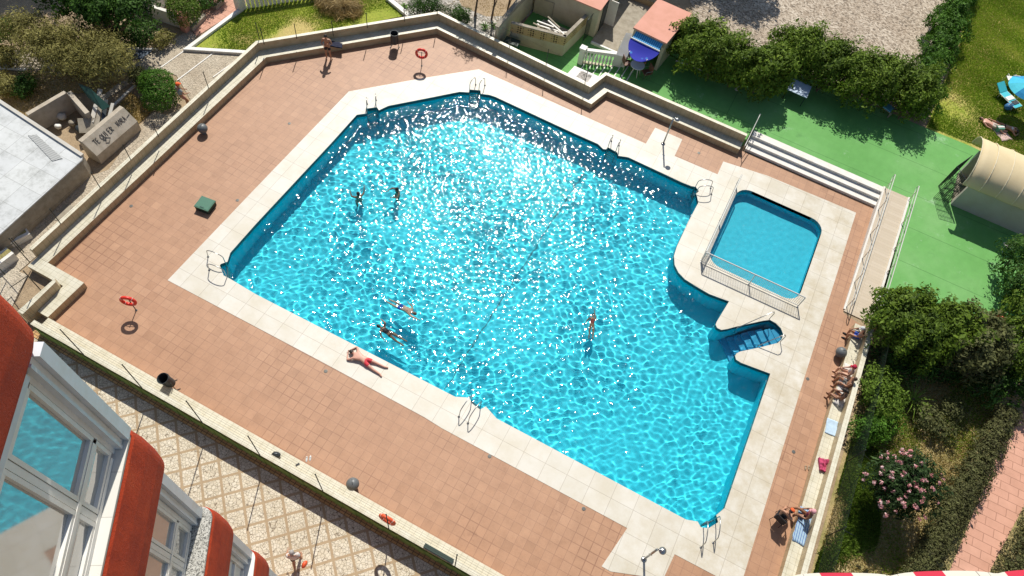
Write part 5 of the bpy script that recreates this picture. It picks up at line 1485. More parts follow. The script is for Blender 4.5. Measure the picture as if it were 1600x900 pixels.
# left side
plant('dark_tree', [(95, -14), (125, -6), (150, 4), (180, 2), (205, 12), (140, 14)], 2.6, 1.15, 17000, .17, F['deep'], 'dark leafy tree beside the white house at the upper left', 'tree', rz_=1.1, trunk=.14, shell=.3, tone0=.4)
plant('olive_bush', [(30, 42), (55, 58), (85, 62), (112, 58), (140, 72), (165, 82), (185, 98), (130, 95), (95, 92), (60, 82), (150, 100)], 1.8, 1.1, 34000, .13, F['olive'], 'wide olive brown bushy tree at the left above the rubble yard', 'tree', rz_=.95, trunk=.11, aspect=.28, shell=.33, lump=.25)
plant('round_bush', [(5, 48), (-20, 60)], .9, 1.0, 4200, .12, F['trim'], 'green bush at the left edge behind the olive brown tree', 'bush', rz_=.7)
plant('clipped_ball', [(246, 132), (252, 148)], .75, 1.02, 9000, .085, F['trim'], 'clipped green ball hedge beside the stone terrace', 'bush', rz_=.8, jit=.05, shell=.1, lump=.05)
plant('small_bush', [(216, 118), (226, 130)], .5, .55, 2600, .1, F['brown'], 'thin grey green bush at the left of the clipped ball', 'bush', rz_=.45)
plant('clipped_ball', [(285, 8), (287, 18)], .9, .95, 8000, .085, F['bright'], 'clipped light green ball hedge beside the white house', 'bush', rz_=.85, jit=.05, shell=.1, lump=.05)
plant('small_bush', [(5, 132), (14, 140)], .5, .6, 2600, .1, F['olive'], 'small olive bush at the left edge above the white roof', 'bush', rz_=.45)
plant('small_bush', [(42, 130), (36, 140)], .5, .52, 2400, .1, F['deep'], 'small dark bush between the olive bush and the rubble yard', 'bush', rz_=.5)
plant('small_bush', [(2, 85), (10, 92)], .5, .7, 2200, .12, F['olive'], 'thin olive bush at the left edge beside the path', 'bush', rz_=.5)
plant('small_bush', [(318, 2), (340, -8)], .5, .7, 3000, .1, F['deep'], 'dark bush in the planter beside the pink path', 'bush', rz_=.45)
plant('small_bush', [(250, 66), (258, 60)], .35, .45, 1500, .1, F['olive'], 'light olive sprig at the edge of the deep shade', 'bush', rz_=.4)
plant('small_bush', [(205, 55), (180, 62), (160, 55), (225, 50)], .5, .8, 5200, .12, F['deep'], 'dark undergrowth in the shade beside the white house', 'bush', rz_=.5)
plant('cactus_bed_shrub', [(664, 8), (680, 14), (652, 14)], .6, .75, 4800, .13, F['deep'], 'spiky green shrub behind the top corner of the bench wall', 'shrub', rz_=.6, aspect=.2)
plant('cactus_bed_shrub', [(716, 24), (722, 32)], .55, .62, 3400, .13, F['deep'], 'spiky green shrub just right of the top corner of the bench wall', 'shrub', rz_=.55, aspect=.2)
for i, (px, py, hh, lb) in enumerate([(742, 25, 3.2, 'thin trunked tree in the cactus bed, nearest the spiky shrubs'), (768, 30, 2.6, 'forked small tree in the middle of the cactus bed'), (790, 32, 3.0, 'thin leaning tree beside the tall cream wall')]):
    p = W(px, py); t = empty('young_tree', p, 0, lb, 'tree', 'young trees in the cactus bed')
    m_ = MB(); m_.tube([(0, 0, 0), (.05, .1, hh * .4), (.0 + .1 * i, .05, hh)], [.07, .05, .03], 6); 
    for s_ in range(4):
        a = s_ * 1.6; m_.tube([(.05, .08, hh * (.3 + .1 * s_)), (math.cos(a) * .4, math.sin(a) * .4, hh * .85), (math.cos(a) * .6, math.sin(a) * .6, hh + .2)], [.035, .025, .01], 5)
    m_.build('trunk', F['bark'], t)
    link('crown', leaf_mesh('crown', [(0, 0, hh + .3, .95, .95, .6), (.5, .2, hh + .1, .6, .6, .45), (-.5, .1, hh, .6, .6, .4)], 3200, .14, aspect=.22, shell=.35), F['deep'] if i != 1 else F['hedge'], t)
for i, (px, py) in enumerate([(757, 44), (772, 42), (632, 12), (703, 40)]):
    rosette(W(px, py, 0), 14, .45, ['agave in the grey gravel near the thin trees', 'second agave beside it, nearer the cream wall', 'small agave by the white lawn kerb', 'pale green agave below the spiky shrubs'][i], F['deep'] if i < 2 else F['trim'], .07, .8, 'agave', 'agave', 'agaves in the cactus bed')
# straw heap on the lawn
hs = W(527, 12, 0)
t = empty('straw_heap', hs, 0, 'heap of dry palm straw on the left lawn', 'straw heap')
link('straw', leaf_mesh('straw', [(0, 0, .25, 1.5, 1.0, .5), (.7, .2, .2, 1.0, .8, .4), (-.8, .1, .2, .9, .7, .35)], 5200, .42, aspect=.06, tone0=.5, shell=.3), F['straw'], t)
# trees standing just outside the picture whose shade falls into it
for (x, y, r, hh, lb) in [(W(1160, 12, .5).x - 2.0, W(1160, 12, .5).y + 4.6, 2.6, 4.6, 'large shade tree beyond the gravel lot'), (W(1040, -5, .5).x - 1.6, W(1040, -5, .5).y + 4.5, 2.3, 4.6, 'large shade tree behind the pink roofed house'), (W(60, 0).x - 2.5, W(60, 0).y + 4.0, 2.6, 4.5, 'large shade tree beyond the upper left garden')]:
    t = empty('shade_tree', (x, y, .3), 0, lb, 'tree', 'shade trees')
    m_ = MB(); m_.tube([(0, 0, 0), (.1, .1, hh * .5), (0, 0, hh)], [.2, .15, .08], 8)
    for s_ in range(6):
        a = s_ * 1.05; m_.tube([(0, 0, hh * .5), (math.cos(a) * r * .4, math.sin(a) * r * .4, hh * .8), (math.cos(a) * r * .75, math.sin(a) * r * .75, hh * 1.05)], [.09, .06, .02], 5)
    m_.build('trunk', F['bark'], t)
    bl2 = [(0, 0, hh + .4, r * .7, r * .7, 1.1)] + [(math.cos(a) * r * .65, math.sin(a) * r * .65, hh + random.uniform(-.4, .3), r * .45, r * .45, .9) for a in np.linspace(0, 5.4, 7)]
    link('crown', leaf_mesh('crown', bl2, 9000, .24, shell=.35), F['deep'], t)

# ------------------------------------------------------------------ grass and ground cover
def scatter(name, poly, n, h, w, mat, z=.0, dens=None, seed=1, label=None, tone0=.5):
    rg = np.random.RandomState(seed); xs_ = [p[0] for p in poly]; ys_ = [p[1] for p in poly]
    X = rg.uniform(min(xs_), max(xs_), n * 2); Y = rg.uniform(min(ys_), max(ys_), n * 2)
    k = inpoly_np(X, Y, poly); X, Y = X[k], Y[k]
    P = np.stack([X, Y, np.zeros_like(X)], 1)
    if dens is not None:
        s_ = snoise(P, dens[0], dens[1]); k = s_ > dens[2] + rg.normal(size=len(P)) * .25; P = P[k]
    n = len(P); a = rg.uniform(0, 6.28, n); ln = rg.normal(size=(n, 2)) * .45
    hh = h * rg.uniform(.5, 1.3, n)
    D = np.stack([np.cos(a), np.sin(a), np.zeros(n)], 1) * (w * rg.uniform(.6, 1.3, n))[:, None]
    T = np.stack([ln[:, 0] * hh, ln[:, 1] * hh, hh], 1)
    P[:, 2] = z
    v = np.stack([P - D, P + D, P + T], 1).reshape(-1, 3)
    tone = np.clip(tone0 + .22 * snoise(P, 1.1, 5) + rg.normal(size=n) * .15, 0, 1)
    o = link(name, mesh_from(name, v, faces3=np.arange(len(v)).reshape(-1, 3), tone=tone), mat)
    o['kind'] = 'stuff'
    return o
G = dict(lawn=mat_foliage('lawn_blades', (0.11, 0.22, 0.01), (0.29, 0.43, 0.03), (0.48, 0.52, 0.09)),
         dry=mat_foliage('dry_blades', (0.28, 0.22, 0.06), (0.52, 0.41, 0.16), (0.66, 0.54, 0.28)))
LAWN1 = pxy([(384, 10), (296, 74), (386, 79), (404, 66), (540, 43), (628, 25), (604, -6), (500, -30), (385, -20)])
scatter('grass', LAWN1, 42000, .07, .018, G['lawn'], .0, (.8, 3, -.55), 2)
scatter('grass', LAWN1, 20000, .05, .018, G['dry'], .0, (.8, 3, .15), 3)
LAWN2 = pxy([(1450, 198), (1503, 60), (1525, -20), (1640, -20), (1640, 278), (1600, 262), (1516, 224)], .48)
scatter('grass', LAWN2, 75000, .08, .020, G['lawn'], .48, (.5, 6, -.9), 4)
scatter('grass', LAWN2, 26000, .06, .020, G['dry'], .48, (.45, 7, .25), 5)
GARD = pxy([(1372, 560), (1560, 600), (1555, 640), (1430, 890), (1410, 930), (1262, 930), (1330, 690)])
scatter('ground_cover', GARD, 30000, .07, .026, G['lawn'], 0, (.7, 12, .3), 6)
scatter('dry_grass', GARD, 34000, .07, .022, G['dry'], 0, (.7, 12, -1.4), 7)
scatter('ground_cover', pxy([(1270, 900), (1330, 690), (1372, 700), (1375, 830), (1350, 930)]), 26000, .12, .03, F['bright'], 0, (.9, 2, -.2), 8)
scatter('dry_grass', pxy([(-40, 110), (200, 118), (160, 150), (105, 145), (30, 190), (-40, 160)]), 9000, .07, .02, G['dry'], 0, None, 9)
scatter('dry_grass', pxy([(185, 165), (205, 145), (240, 172), (215, 195)]), 3000, .06, .02, G['dry'], 0, None, 10)
scatter('dry_grass', pxy([(606, 0), (640, 22), (684, 24), (778, 70), (840, 0), (800, -20), (620, -20)]), 4000, .06, .02, G['dry'], 0, (1.2, 2, .3), 13)
# ------------------------------------------------------------------ apartment block at the lower left
u_ = Vector((0.51, -0.86)).normalized()
bld = empty('apartment_building', (-3.8, 0.8, 0), math.atan2(u_.y, u_.x), 'orange red apartment building with curved balcony parapets and glazed bays', 'apartment building')
bn = NT('orange_red_render')
bn.set(Base_Color=bn.ramp(bn.noise(3.0, 5, .7), [(.3, (.34, .030, .006)), (.6, (.47, .052, .010)), (.8, (.54, .085, .025))]), Roughness=.95)
stk = bn.ramp(bn.noise(1.0, 6, .8, vec=bn.mapping(bn.obj, scale=(7, 7, .9))), [(.34, (.85, .82, .80)), (.50, (1, 1, 1))])
bn.set(Base_Color=bn.mix(1.0, bn.b.inputs['Base Color'].links[0].from_socket, stk, 'MULTIPLY'))
bn.bump(bn.noise(38, 5, .8), .9, .02)
MRED = bn.m
wf = mat_painted('white_aluminium', (.80, .79, .75), .35, .1, 3)
bt = mat_painted('blue_white_aluminium', (.66, .70, .74), .35, .12, 3)
gm = NT('window_glass'); gm.n.remove(gm.b)
g1 = gm.n.new('ShaderNodeBsdfGlossy'); g1.inputs['Roughness'].default_value = .035; g1.inputs[0].default_value = (.74, .73, .72, 1)
g2 = gm.n.new('ShaderNodeBsdfDiffuse'); g2.inputs[0].default_value = (.42, .43, .41, 1)
g3 = gm.n.new('ShaderNodeMixShader'); g3.inputs[0].default_value = .50
gm.l.new(g2.outputs[0], g3.inputs[1]); gm.l.new(g1.outputs[0], g3.inputs[2]); gm.l.new(g3.outputs[0], gm.out.inputs[0])
GLASS = gm.m
g_b = plain('brown_blind', (.30, .17, .10), .7)
tiles_w = NT('white_sill_tile'); b_ = tiles_w.brick(.42, .6, .004, (.66, .64, .58), (.70, .68, .62), (.45, .43, .38), vec=tiles_w.mapping(tiles_w.obj)); tiles_w.set(Base_Color=b_.outputs[0], Roughness=.35)
rb = NT('ribbed_aluminium'); wv = rb.n.new('ShaderNodeTexWave'); wv.bands_direction = 'Z'; wv.inputs['Scale'].default_value = 7.0; rb.l.new(rb.obj, wv.inputs['Vector'])
rb.set(Base_Color=rb.ramp(wv.outputs[0], [(.3, (.33, .34, .33)), (.6, (.58, .59, .57))]), Roughness=.4); rb.bump(wv.outputs[0], .7, .02)
XL = 8.0
def foot(off, n=7, r=.16):
    """plan line of the balcony front with its rounded corner, pushed out by off"""
    off = off + .02; XO = -.05
    pts = [(XL, off)]
    for k in range(n + 1):
        a = math.radians(90 + 90 * k / n); pts.append((XO + r + (r + off) * math.cos(a), -r + (r + off) * math.sin(a)))
    pts.append((XO - off, -7.0))
    return pts
def sweep(mb, prof, closed=True):
    base = []
    for o, z in prof: base.append([(x, y, z) for x, y in foot(o)])
    n = len(base[0]); k = len(prof)
    vs = [p for row in base for p in row]; fs = []
    for i in range(k if closed else k - 1):
        j = (i + 1) % k
        for a in range(n - 1): fs.append((i * n + a, i * n + a + 1, j * n + a + 1, j * n + a))
    return mb.add(vs, fs)
tops = [29.1, 26.0, 22.8, 19.62, 16.75, 13.7, 10.7, 7.7, 4.7, 1.7]
bots = [27.9, 24.74, 21.66, 18.35, 15.5, 12.5, 9.5, 6.5, 3.5, .5]
for i, (zt, zb) in enumerate(zip(tops, bots)):
    m_ = MB(); prof = [(-.03, zt), (0, zt - .04), (.03, zt - .35), (.035, zb + .45), (.02, zb + .2), (-.04, zb + .07), (-.14, zb), (-.30, zb), (-.30, zt)]
    sweep(m_, prof); m_.build('parapet', MRED, bld, smooth=False)
    sl_m = [tiles_w.m, tiles_w.m, tiles_w.m, M['granite'], wf, tiles_w.m, M['granite'], tiles_w.m, tiles_w.m, tiles_w.m][i]
    sw_ = [.2, .2, .15, .28, .2, .2, .3, .2, .2, .2][i]
    m_ = MB(); prof = [(-.02, zt + .001), (-.02, zt + .035), (-sw_ - .03, zt + .045), (-sw_ - .03, zt + .001)]
    sweep(m_, prof); m_.build('sill', sl_m, bld)
    if i == 0: continue
    # storey between this parapet's sill (zt+.04) and the parapet above
    z0, z1 = zt + .045, bots[i - 1] + .001
    yw = -sw_ + .02
    # corner post in two stages
    m_ = MB(); m_.box((.05, yw + .06, (z0 + z1) / 2), (.12, .14, z1 - z0)); m_.build('corner_post', bt, bld)
    m_ = MB(); m_.box((.14, yw + .025, (z0 + z1) / 2), (.055, .10, z1 - z0)); m_.build('post_cover', wf, bld)
    m_ = MB(); m_.box((.185, yw + .035, (z0 + z1) / 2), (.03, .11, z1 - z0)); m_.build('post_cover', bt, bld)
    box_h = .10 if i == 2 else .42
    m_ = MB(); m_.box((XL / 2 + .12, yw + .01, z1 - box_h / 2), (XL - .24, .09, box_h)); m_.build('shutter_box' if i != 2 else 'head_frame', rb.m if i != 2 else bt, bld)
    z2 = z1 - box_h
    rail_z = z0 + .47 if i == 2 else z0 + .62
    mull = [.22, .87, 1.75, 2.6, 3.5, 4.4, 5.3, 6.2, 7.1]
    if i != 2: mull = [.24, .72, 1.35, 1.42, 2.0, 2.9, 3.8, 4.7, 5.6, 6.5, 7.4]
    for k, x in enumerate(mull):
        m_ = MB(); m_.box((x, yw, (z0 + z2) / 2), (.06, .05, z2 - z0)); m_.build('mullion', wf, bld)
    for z in (z0 + .035, rail_z, z2 - .03):
        m_ = MB(); m_.box((XL / 2 + .15, yw + .004, z), (XL - .3, .056, .06)); m_.build('window_rail', wf, bld)
    for a, b_ in zip(mull, mull[1:]):
        if b_ - a < .15: continue
        for zz0, zz1 in ((z0 + .07, rail_z - .035), (rail_z + .035, z2 - .06)):
            m_ = MB(); m_.box(((a + b_) / 2, yw - .015, (zz0 + zz1) / 2), (b_ - a - .075, .012, zz1 - zz0))
            blind = (i == 3 and a < 1.2 and zz0 > rail_z) 
            m_.build('pane', g_b if blind and a > .3 and a < .6 else (M['white'] if i == 4 else GLASS), bld)
            if i == 3 or i == 2:
                # thin sash round the pane
                x0, x1 = a + .0375, b_ - .0375
                m_ = MB()
                for cx, cz, dx, dz in (((x0 + x1) / 2, zz0 + .02, x1 - x0, .04), ((x0 + x1) / 2, zz1 - .02, x1 - x0, .04), (x0 + .02, (zz0 + zz1) / 2, .04, zz1 - zz0), (x1 - .02, (zz0 + zz1) / 2, .04, zz1 - zz0)):
                    m_.box((cx, yw + .004 + .003 * (dz > .05), cz), (dx, .045, dz))
                m_.build('sash', wf, bld)
m_ = MB(); m_.box((XL / 2 + .14, -4.2, 16.5), (XL - .32, 7.2, 33)); m_.build('wall', mat_painted('dim_wall', (.30, .29, .26), .8), bld)

# awning of the balcony below the viewer
an = NT('striped_awning')
sp = an.n.new('ShaderNodeSeparateXYZ'); an.l.new(an.mapping(an.obj), sp.inputs[0])
f = an.math('FRACT', an.math('MULTIPLY', an.math('MULTIPLY_ADD', sp.outputs[1], .25, sp.outputs[0]), 1 / .345))
an.set(Base_Color=an.ramp(f, [(0, (.60, .57, .48)), (.28, (.25, .24, .22)), (.29, (.60, .57, .48)), (.40, (.25, .24, .22)), (.41, (.60, .57, .48)), (.60, (.50, .02, .05)), (.95, (.60, .57, .48))], 'CONSTANT'), Roughness=.85)
e0_, e1_ = W(1208, 920, 27.45), W(1660, 911, 27.45)
ex = (e1_ - e0_); ex.z = 0; LX = ex.length; ang = math.atan2(ex.y, ex.x)
aw_ = empty('awning', e0_, ang, 'red and cream striped awning edge at the bottom right of the view', 'awning')
vs = []; fs = []; NX_, NY_ = 60, 8
for j in range(NY_ + 1):
    for i in range(NX_ + 1):
        x = LX * i / NX_; sc = .04 * abs(math.sin(math.pi * (x - .05) / .40)) ** .6 - .02
        edge = min(1, (x + .02) / .12) ** .5 * .045
        y = (sc * .45 + edge) * (1 - j / NY_) - 1.1 * (j / NY_); z = -.03 * (1 - j / NY_) ** 8 + .25 * j / NY_ + .01 * math.sin(x * 17)
        vs.append((x, y, z))
for j in range(NY_):
    for i in range(NX_):
        a = j * (NX_ + 1) + i; fs.append((a, a + NX_ + 1, a + NX_ + 2, a + 1))
nv = len(vs); vs += [(x, y, z - .012) for x, y, z in vs]; fs += [tuple(reversed([k + nv for k in f_])) for f_ in fs]
m_ = MB(); m_.add(vs, fs); m_.build('fabric', an.m, aw_, smooth=True)
m_ = MB(); m_.tube([(-.02, -.02, -.03), (LX, -.02, -.03)], .018, 8); m_.build('front_bar', wf, aw_)
# ------------------------------------------------------------------ people
def skin(verts, rads, edges, name, sub=2):
    me = bpy.data.meshes.new(name)
    me.from_pydata([tuple(v) for v in verts], edges, [])
    o = bpy.data.objects.new(name, me); C.objects.link(o)
    md = o.modifiers.new('s', 'SKIN'); md.use_smooth_shade = True
    sv = me.skin_vertices[0].data
    seen = set(); adj = {}
    for a, b_ in edges: adj.setdefault(a, []).append(b_); adj.setdefault(b_, []).append(a)
    for i, r in enumerate(rads):
        sv[i].radius = (r, r) if not isinstance(r, tuple) else r
        sv[i].use_root = False
        if i not in seen:
            sv[i].use_root = True; st = [i]
            while st:
                k = st.pop()
                if k in seen: continue
                seen.add(k); st += adj.get(k, [])
    m2 = o.modifiers.new('u', 'SUBSURF'); m2.levels = sub; m2.render_levels = sub
    dg = bpy.context.evaluated_depsgraph_get()
    ev = o.evaluated_get(dg); out = bpy.data.meshes.new_from_object(ev)
    bpy.data.objects.remove(o); bpy.data.meshes.remove(me)
    out.name = name
    return out
def join_mesh(me, mb, mat_index=0):
    """append the solids of mb to a mesh (as part of the same body)"""
    bm = bmesh.new(); bm.from_mesh(me)
    vs = [bm.verts.new(v) for v in mb.v]
    for f, k in zip(mb.f, mb.mi):
        try:
            ff = bm.faces.new([vs[i] for i in f]); ff.smooth = True; ff.material_index = k
        except ValueError: pass
    bm.to_mesh(me); bm.free()
    return me
def sym(d):
    """fill in the right side from the left one where it is not given"""
    for k in list(d):
        if k.endswith('_l') and k[:-2] + '_r' not in d:
            v = Vector(d[k]); d[k[:-2] + '_r'] = Vector((-v.x, v.y, v.z))
    return {k: Vector(v) for k, v in d.items()}
SKIN = {}
def skinmat(k):
    cols = dict(fair=(.52, .30, .20), tan=(.40, .20, .115), dark=(.27, .125, .065), pink=(.56, .30, .22))
    if k not in SKIN: SKIN[k] = plain('skin_' + k, cols[k], .5, 0, .07, 9)
    return SKIN[k]
EYE_M = plain('eye_dark', (.02, .015, .012), .3)
def person(loc, rz, J, label, skin_='tan', wear=(), hair=None, hair_len=0, hat=None, build=1.0, female=False, group=None, s=1.0):
    t = empty('person', loc, rz, label, 'person', group)
    t.scale = (s, s, s)
    J = sym(J); b_ = build
    nm = ['pelvis', 'waist', 'chest', 'neck', 'head']
    V_ = [J['pelvis'], J['waist'], J['chest'], J['neck'], J['neck'].lerp(J['head'], .45)]
    R_ = [(.15 * b_, .115 * b_), (.135 * b_ * (.9 if female else 1), .105 * b_), (.165 * b_ * (.92 if female else 1), .12 * b_), .058, .056]
    E_ = [(0, 1), (1, 2), (2, 3), (3, 4)]
    ids = {}
    for sd_ in ('_l', '_r'):
        for chain, root, rr in ((('hip', 'knee', 'ankle', 'toe'), 0, (.095 * b_, .062 * b_, .042, .036)), (('shoulder', 'elbow', 'wrist'), 2, (.062 * b_, .046 * b_, .030))):
            prev = root
            for c_, r in zip(chain, rr):
                if c_ == 'knee' or c_ == 'elbow' :
                    # mid point keeps the limb tapering
                    pm = V_[prev].lerp(J[c_ + sd_], .5); V_.append(pm); R_.append((R_[prev][0] if isinstance(R_[prev], tuple) else R_[prev]) * .5 + r * .5 if c_ == 'elbow' else .078 * b_)
                    E_.append((prev, len(V_) - 1)); prev = len(V_) - 1
                if c_ == 'ankle':
                    pm = V_[prev].lerp(J[c_ + sd_], .35); V_.append(pm); R_.append(.058 * b_); E_.append((prev, len(V_) - 1)); prev = len(V_) - 1
                V_.append(J[c_ + sd_]); R_.append(r); E_.append((prev, len(V_) - 1)); prev = len(V_) - 1; ids[c_ + sd_] = prev
        # hand: palm, four fingers and a thumb, slightly curled
        w = J['wrist' + sd_]; d = (w - J['elbow' + sd_]).normalized()
        side = d.cross(Vector((0, 0, 1)));
        if side.length < .1: side = d.cross(Vector((0, 1, 0)))
        side.normalize(); dn = side.cross(d).normalized()
        if dn.z > 0: dn = -dn
        palm = w + d * .075
        V_.append(palm); R_.append((.034, .017)); E_.append((ids['wrist' + sd_], len(V_) - 1)); pi_ = len(V_) - 1
        for k, L_ in enumerate((.065, .075, .07, .055)):
            off = side * (-.03 + .02 * k)
            p1 = palm + d * .02 + off; p2 = palm + d * (.02 + L_ * .55) + off * 1.15 + dn * .006; p3 = palm + d * (.02 + L_) + off * 1.2 + dn * .026
            i0 = len(V_); V_ += [p1, p2, p3]; R_ += [.0095, .0088, .007]; E_ += [(i0, i0 + 1), (i0 + 1, i0 + 2)]
        sg = 1 if sd_ == '_l' else -1
        p1 = palm - d * .035 + side * .025 * -sg; p2 = p1 + d * .03 + side * .03 * -sg; p3 = p2 + d * .03 + side * .008 * -sg + dn * .012
        i0 = len(V_); V_ += [p1, p2, p3]; R_ += [.012, .0105, .008]; E_ += [(i0, i0 + 1), (i0 + 1, i0 + 2)]
    me = skin(V_, R_, E_, 'body')
    # head with face, turned where the pose says
    hd = J['head']; up = (J['head'] - J['neck']).normalized(); fw = J.get('face', Vector((0, 1, 0)))
    fw = (fw - up * fw.dot(up)).normalized(); rt = fw.cross(up)
    q = Matrix((rt, fw, up)).transposed().to_quaternion()
    hb_ = MB(); hb_.ellipsoid(hd, (.076, .094, .118), 14, 10, q)
    def hp_(x, y, z): return hd + q @ Vector((x, y, z))
    hb_.ellipsoid(hp_(0, .025, -.065), (.055, .065, .06), 10, 7, q)
    hb_.tube([hp_(0, .085, .012), hp_(0, .108, -.018), hp_(0, .092, -.026)], [.008, .016, .010], 6)
    for s_ in (-1, 1): hb_.ellipsoid(hp_(s_ * .078, -.005, -.01), (.012, .02, .032), 7, 5, q)
    hb_.ellipsoid(hp_(0, .083, -.055), (.024, .012, .009), 8, 5, q)
    hb_.m = 1
    for s_ in (-1, 1): hb_.ellipsoid(hp_(s_ * .03, .082, .008), (.013, .008, .008), 7, 5, q)
    join_mesh(me, hb_)
    o = link('body', me, [skinmat(skin_), EYE_M], t)
    if hair:
        m_ = MB(); rows = []; n = 14
        for i in range(8):
            ph = (math.pi * .66) * i / 7
            for k in range(n):
                a = 2 * math.pi * k / n; front = max(0, math.sin(a))
                p2 = min(ph, math.pi * (.66 - .30 * front))
                rows.append(hp_(.088 * math.sin(p2) * math.cos(a), -.008 + .106 * math.sin(p2) * math.sin(a), .012 + .125 * math.cos(p2)))
        fs = [(i * n + k, (i + 1) * n + k, (i + 1) * n + (k + 1) % n, i * n + (k + 1) % n) for i in range(7) for k in range(n)]
        m_.add(rows, fs)
        if hair_len:
            m_.tube([hp_(0, -.07, .03), hp_(0, -.10, -.06), hp_(0, -.10, -.06 - hair_len)], [.07, .065, .03], 10)
        m_.build('hair', hair, t, smooth=True)
    if hat:
        kind, hm = hat
        m_ = MB()
        prof = [(.10, .03), (.102, .07), (.085, .125), (.03, .142), (.002, .145)]
        if kind == 'sun': prof = [(.21, .028), (.20, .04), (.11, .05), (.105, .09), (.085, .13), (.002, .14)]
        if kind == 'cap': prof = [(.104, .03), (.106, .07), (.09, .12), (.03, .142), (.002, .144)]
        m_.lathe(prof, hd, 18, q)
        if kind == 'cap': m_.ellipsoid(hp_(0, .12, .04), (.07, .07, .012), 10, 5, q)
        m_.build('hat' if kind == 'sun' else 'cap', hm, t, smooth=True)
    for kind, mt in wear:
        if kind in ('shorts', 'briefs'):
            f = .62 if kind == 'shorts' else .12
            vv = [J['pelvis'].lerp(J['waist'], .35), J['pelvis']]; rr = [(.148 * b_, .118 * b_), (.162 * b_, .127 * b_)]; ee = [(0, 1)]
            for sd_ in ('_l', '_r'):
                h, k = J['hip' + sd_], J['knee' + sd_]
                i0 = len(vv); vv += [h, h.lerp(k, f * .5), h.lerp(k, f)]; rr += [.104 * b_, .097 * b_, .092 * b_]; ee += [(1, i0), (i0, i0 + 1), (i0 + 1, i0 + 2)]
                if kind == 'briefs': rr[i0 + 1] = .098 * b_; rr[i0 + 2] = .09 * b_
            link('swim_shorts' if kind == 'shorts' else 'swim_briefs', skin(vv, rr, ee, kind), mt, t)
        elif kind in ('swimsuit', 'shirt', 'top'):
            vv = [J['pelvis'], J['waist'], J['chest'], J['chest'].lerp(J['neck'], .55)]; g_ = 1.07 if kind != 'shirt' else 1.16
            rr = [(.15 * b_ * g_, .115 * b_ * g_), (.128 * b_ * g_, .107 * b_ * g_), (.155 * b_ * g_, .122 * b_ * g_), (.09, .085)]
            if kind == 'top': vv = vv[1:]; rr = [(.12 * b_, .10 * b_)] + rr[2:]; vv[0] = J['waist'].lerp(J['chest'], .6)
            ee = [(i, i + 1) for i in range(len(vv) - 1)]
            if kind == 'shirt':
                for sd_ in ('_l', '_r'):
                    sh, el = J['shoulder' + sd_], J['elbow' + sd_]; i0 = len(vv); vv += [sh, sh.lerp(el, .55)]; rr += [.078 * b_, .07 * b_]; ee += [(2, i0), (i0, i0 + 1)]
            link({'swimsuit': 'swimsuit', 'shirt': 'shirt', 'top': 'bikini_top'}[kind], skin(vv, rr, ee, kind), mt, t)
        elif kind == 'shoes':
            for sd_ in ('_l', '_r'):
                a, b2 = J['ankle' + sd_], J['toe' + sd_]; m_ = MB(); dd = b2 - a
                m_.tube([a - dd * .25 + Vector((0, 0, -.02)), a.lerp(b2, .5) + Vector((0, 0, -.01)), b2 + dd * .25], [.045, .052, .035], 8); m_.build('shoe', mt, t, smooth=True)
    return t
SIT = dict(pelvis=(0, 0, .11), waist=(0, -.03, .27), chest=(0, -.01, .46), neck=(0, .01, .60), head=(0, .05, .74), shoulder_l=(.18, 0, .52), elbow_l=(.23, .08, .27), wrist_l=(.16, .30, .20),
           hip_l=(.09, .04, .09), knee_l=(.13, .45, .09), ankle_l=(.13, .42, -.34), toe_l=(.14, .58, -.385))
STAND = dict(pelvis=(0, 0, .93), waist=(0, 0, 1.08), chest=(0, .01, 1.28), neck=(0, .01, 1.44), head=(0, .04, 1.59), shoulder_l=(.185, 0, 1.37), elbow_l=(.25, -.03, 1.11), wrist_l=(.22, .14, .93),
             hip_l=(.09, 0, .89), knee_l=(.11, .03, .49), ankle_l=(.12, -.02, .08), toe_l=(.14, .15, .035))
PRONE = dict(pelvis=(0, 0, .12), waist=(0, .17, .12), chest=(0, .38, .13), neck=(0, .54, .13), head=(.02, .68, .13), face=(.4, 0, -1), shoulder_l=(.18, .46, .13), elbow_l=(.36, .66, .05), wrist_l=(.14, .80, .04),
             hip_l=(.09, -.05, .11), knee_l=(.16, -.48, .07), ankle_l=(.19, -.88, .06), toe_l=(.25, -1.03, .035))
SUPINE = dict(pelvis=(0, 0, .12), waist=(0, .17, .12), chest=(0, .38, .14), neck=(0, .54, .13), head=(0, .68, .15), face=(0, 0, 1), shoulder_l=(.18, .46, .13), elbow_l=(.28, .2, .06), wrist_l=(.24, -.04, .05),
              hip_l=(.09, -.05, .11), knee_l=(.13, -.44, .22), ankle_l=(.14, -.84, .06), toe_l=(.15, -.94, .14))
def mod(d, **k):
    e = dict(d); e.update(k); return e
hb1 = plain('dark_hair', (.018, .012, .009), .6); hb2 = plain('brown_hair', (.09, .05, .028), .6); hg = plain('grey_hair', (.34, .32, .30), .7)
redsh = plain('coral_red_cloth', (.60, .055, .07), .9, 0, .3, 25); blk = plain('black_swim_cloth', (.012, .012, .015), .8); blu = plain('blue_swim_cloth', (.03, .09, .40), .8, 0, .3, 20)
whs = plain('white_shirt_cloth', (.60, .56, .52), .9); org = plain('orange_cap_cloth', (.75, .12, .03), .9); crm = plain('crimson_cap_cloth', (.40, .01, .04), .9)
pnk = plain('pink_cap_cloth', (.62, .30, .32), .9); wht = plain('white_cap_cloth', (.62, .62, .62), .9)
# prone sunbather on the coping
ph, pf = W(549, 551, .1), W(600, 580, .1)
d_ = (ph - pf); rz_ = math.atan2(d_.y, d_.x) - math.pi / 2
cc_ = ph - d_.normalized() * .72
person((cc_.x, cc_.y, .012), rz_, PRONE, 'person in coral red swim shorts lying face down on the pale coping', 'pink', [('shorts', redsh)], hair=hb1, s=1.03)
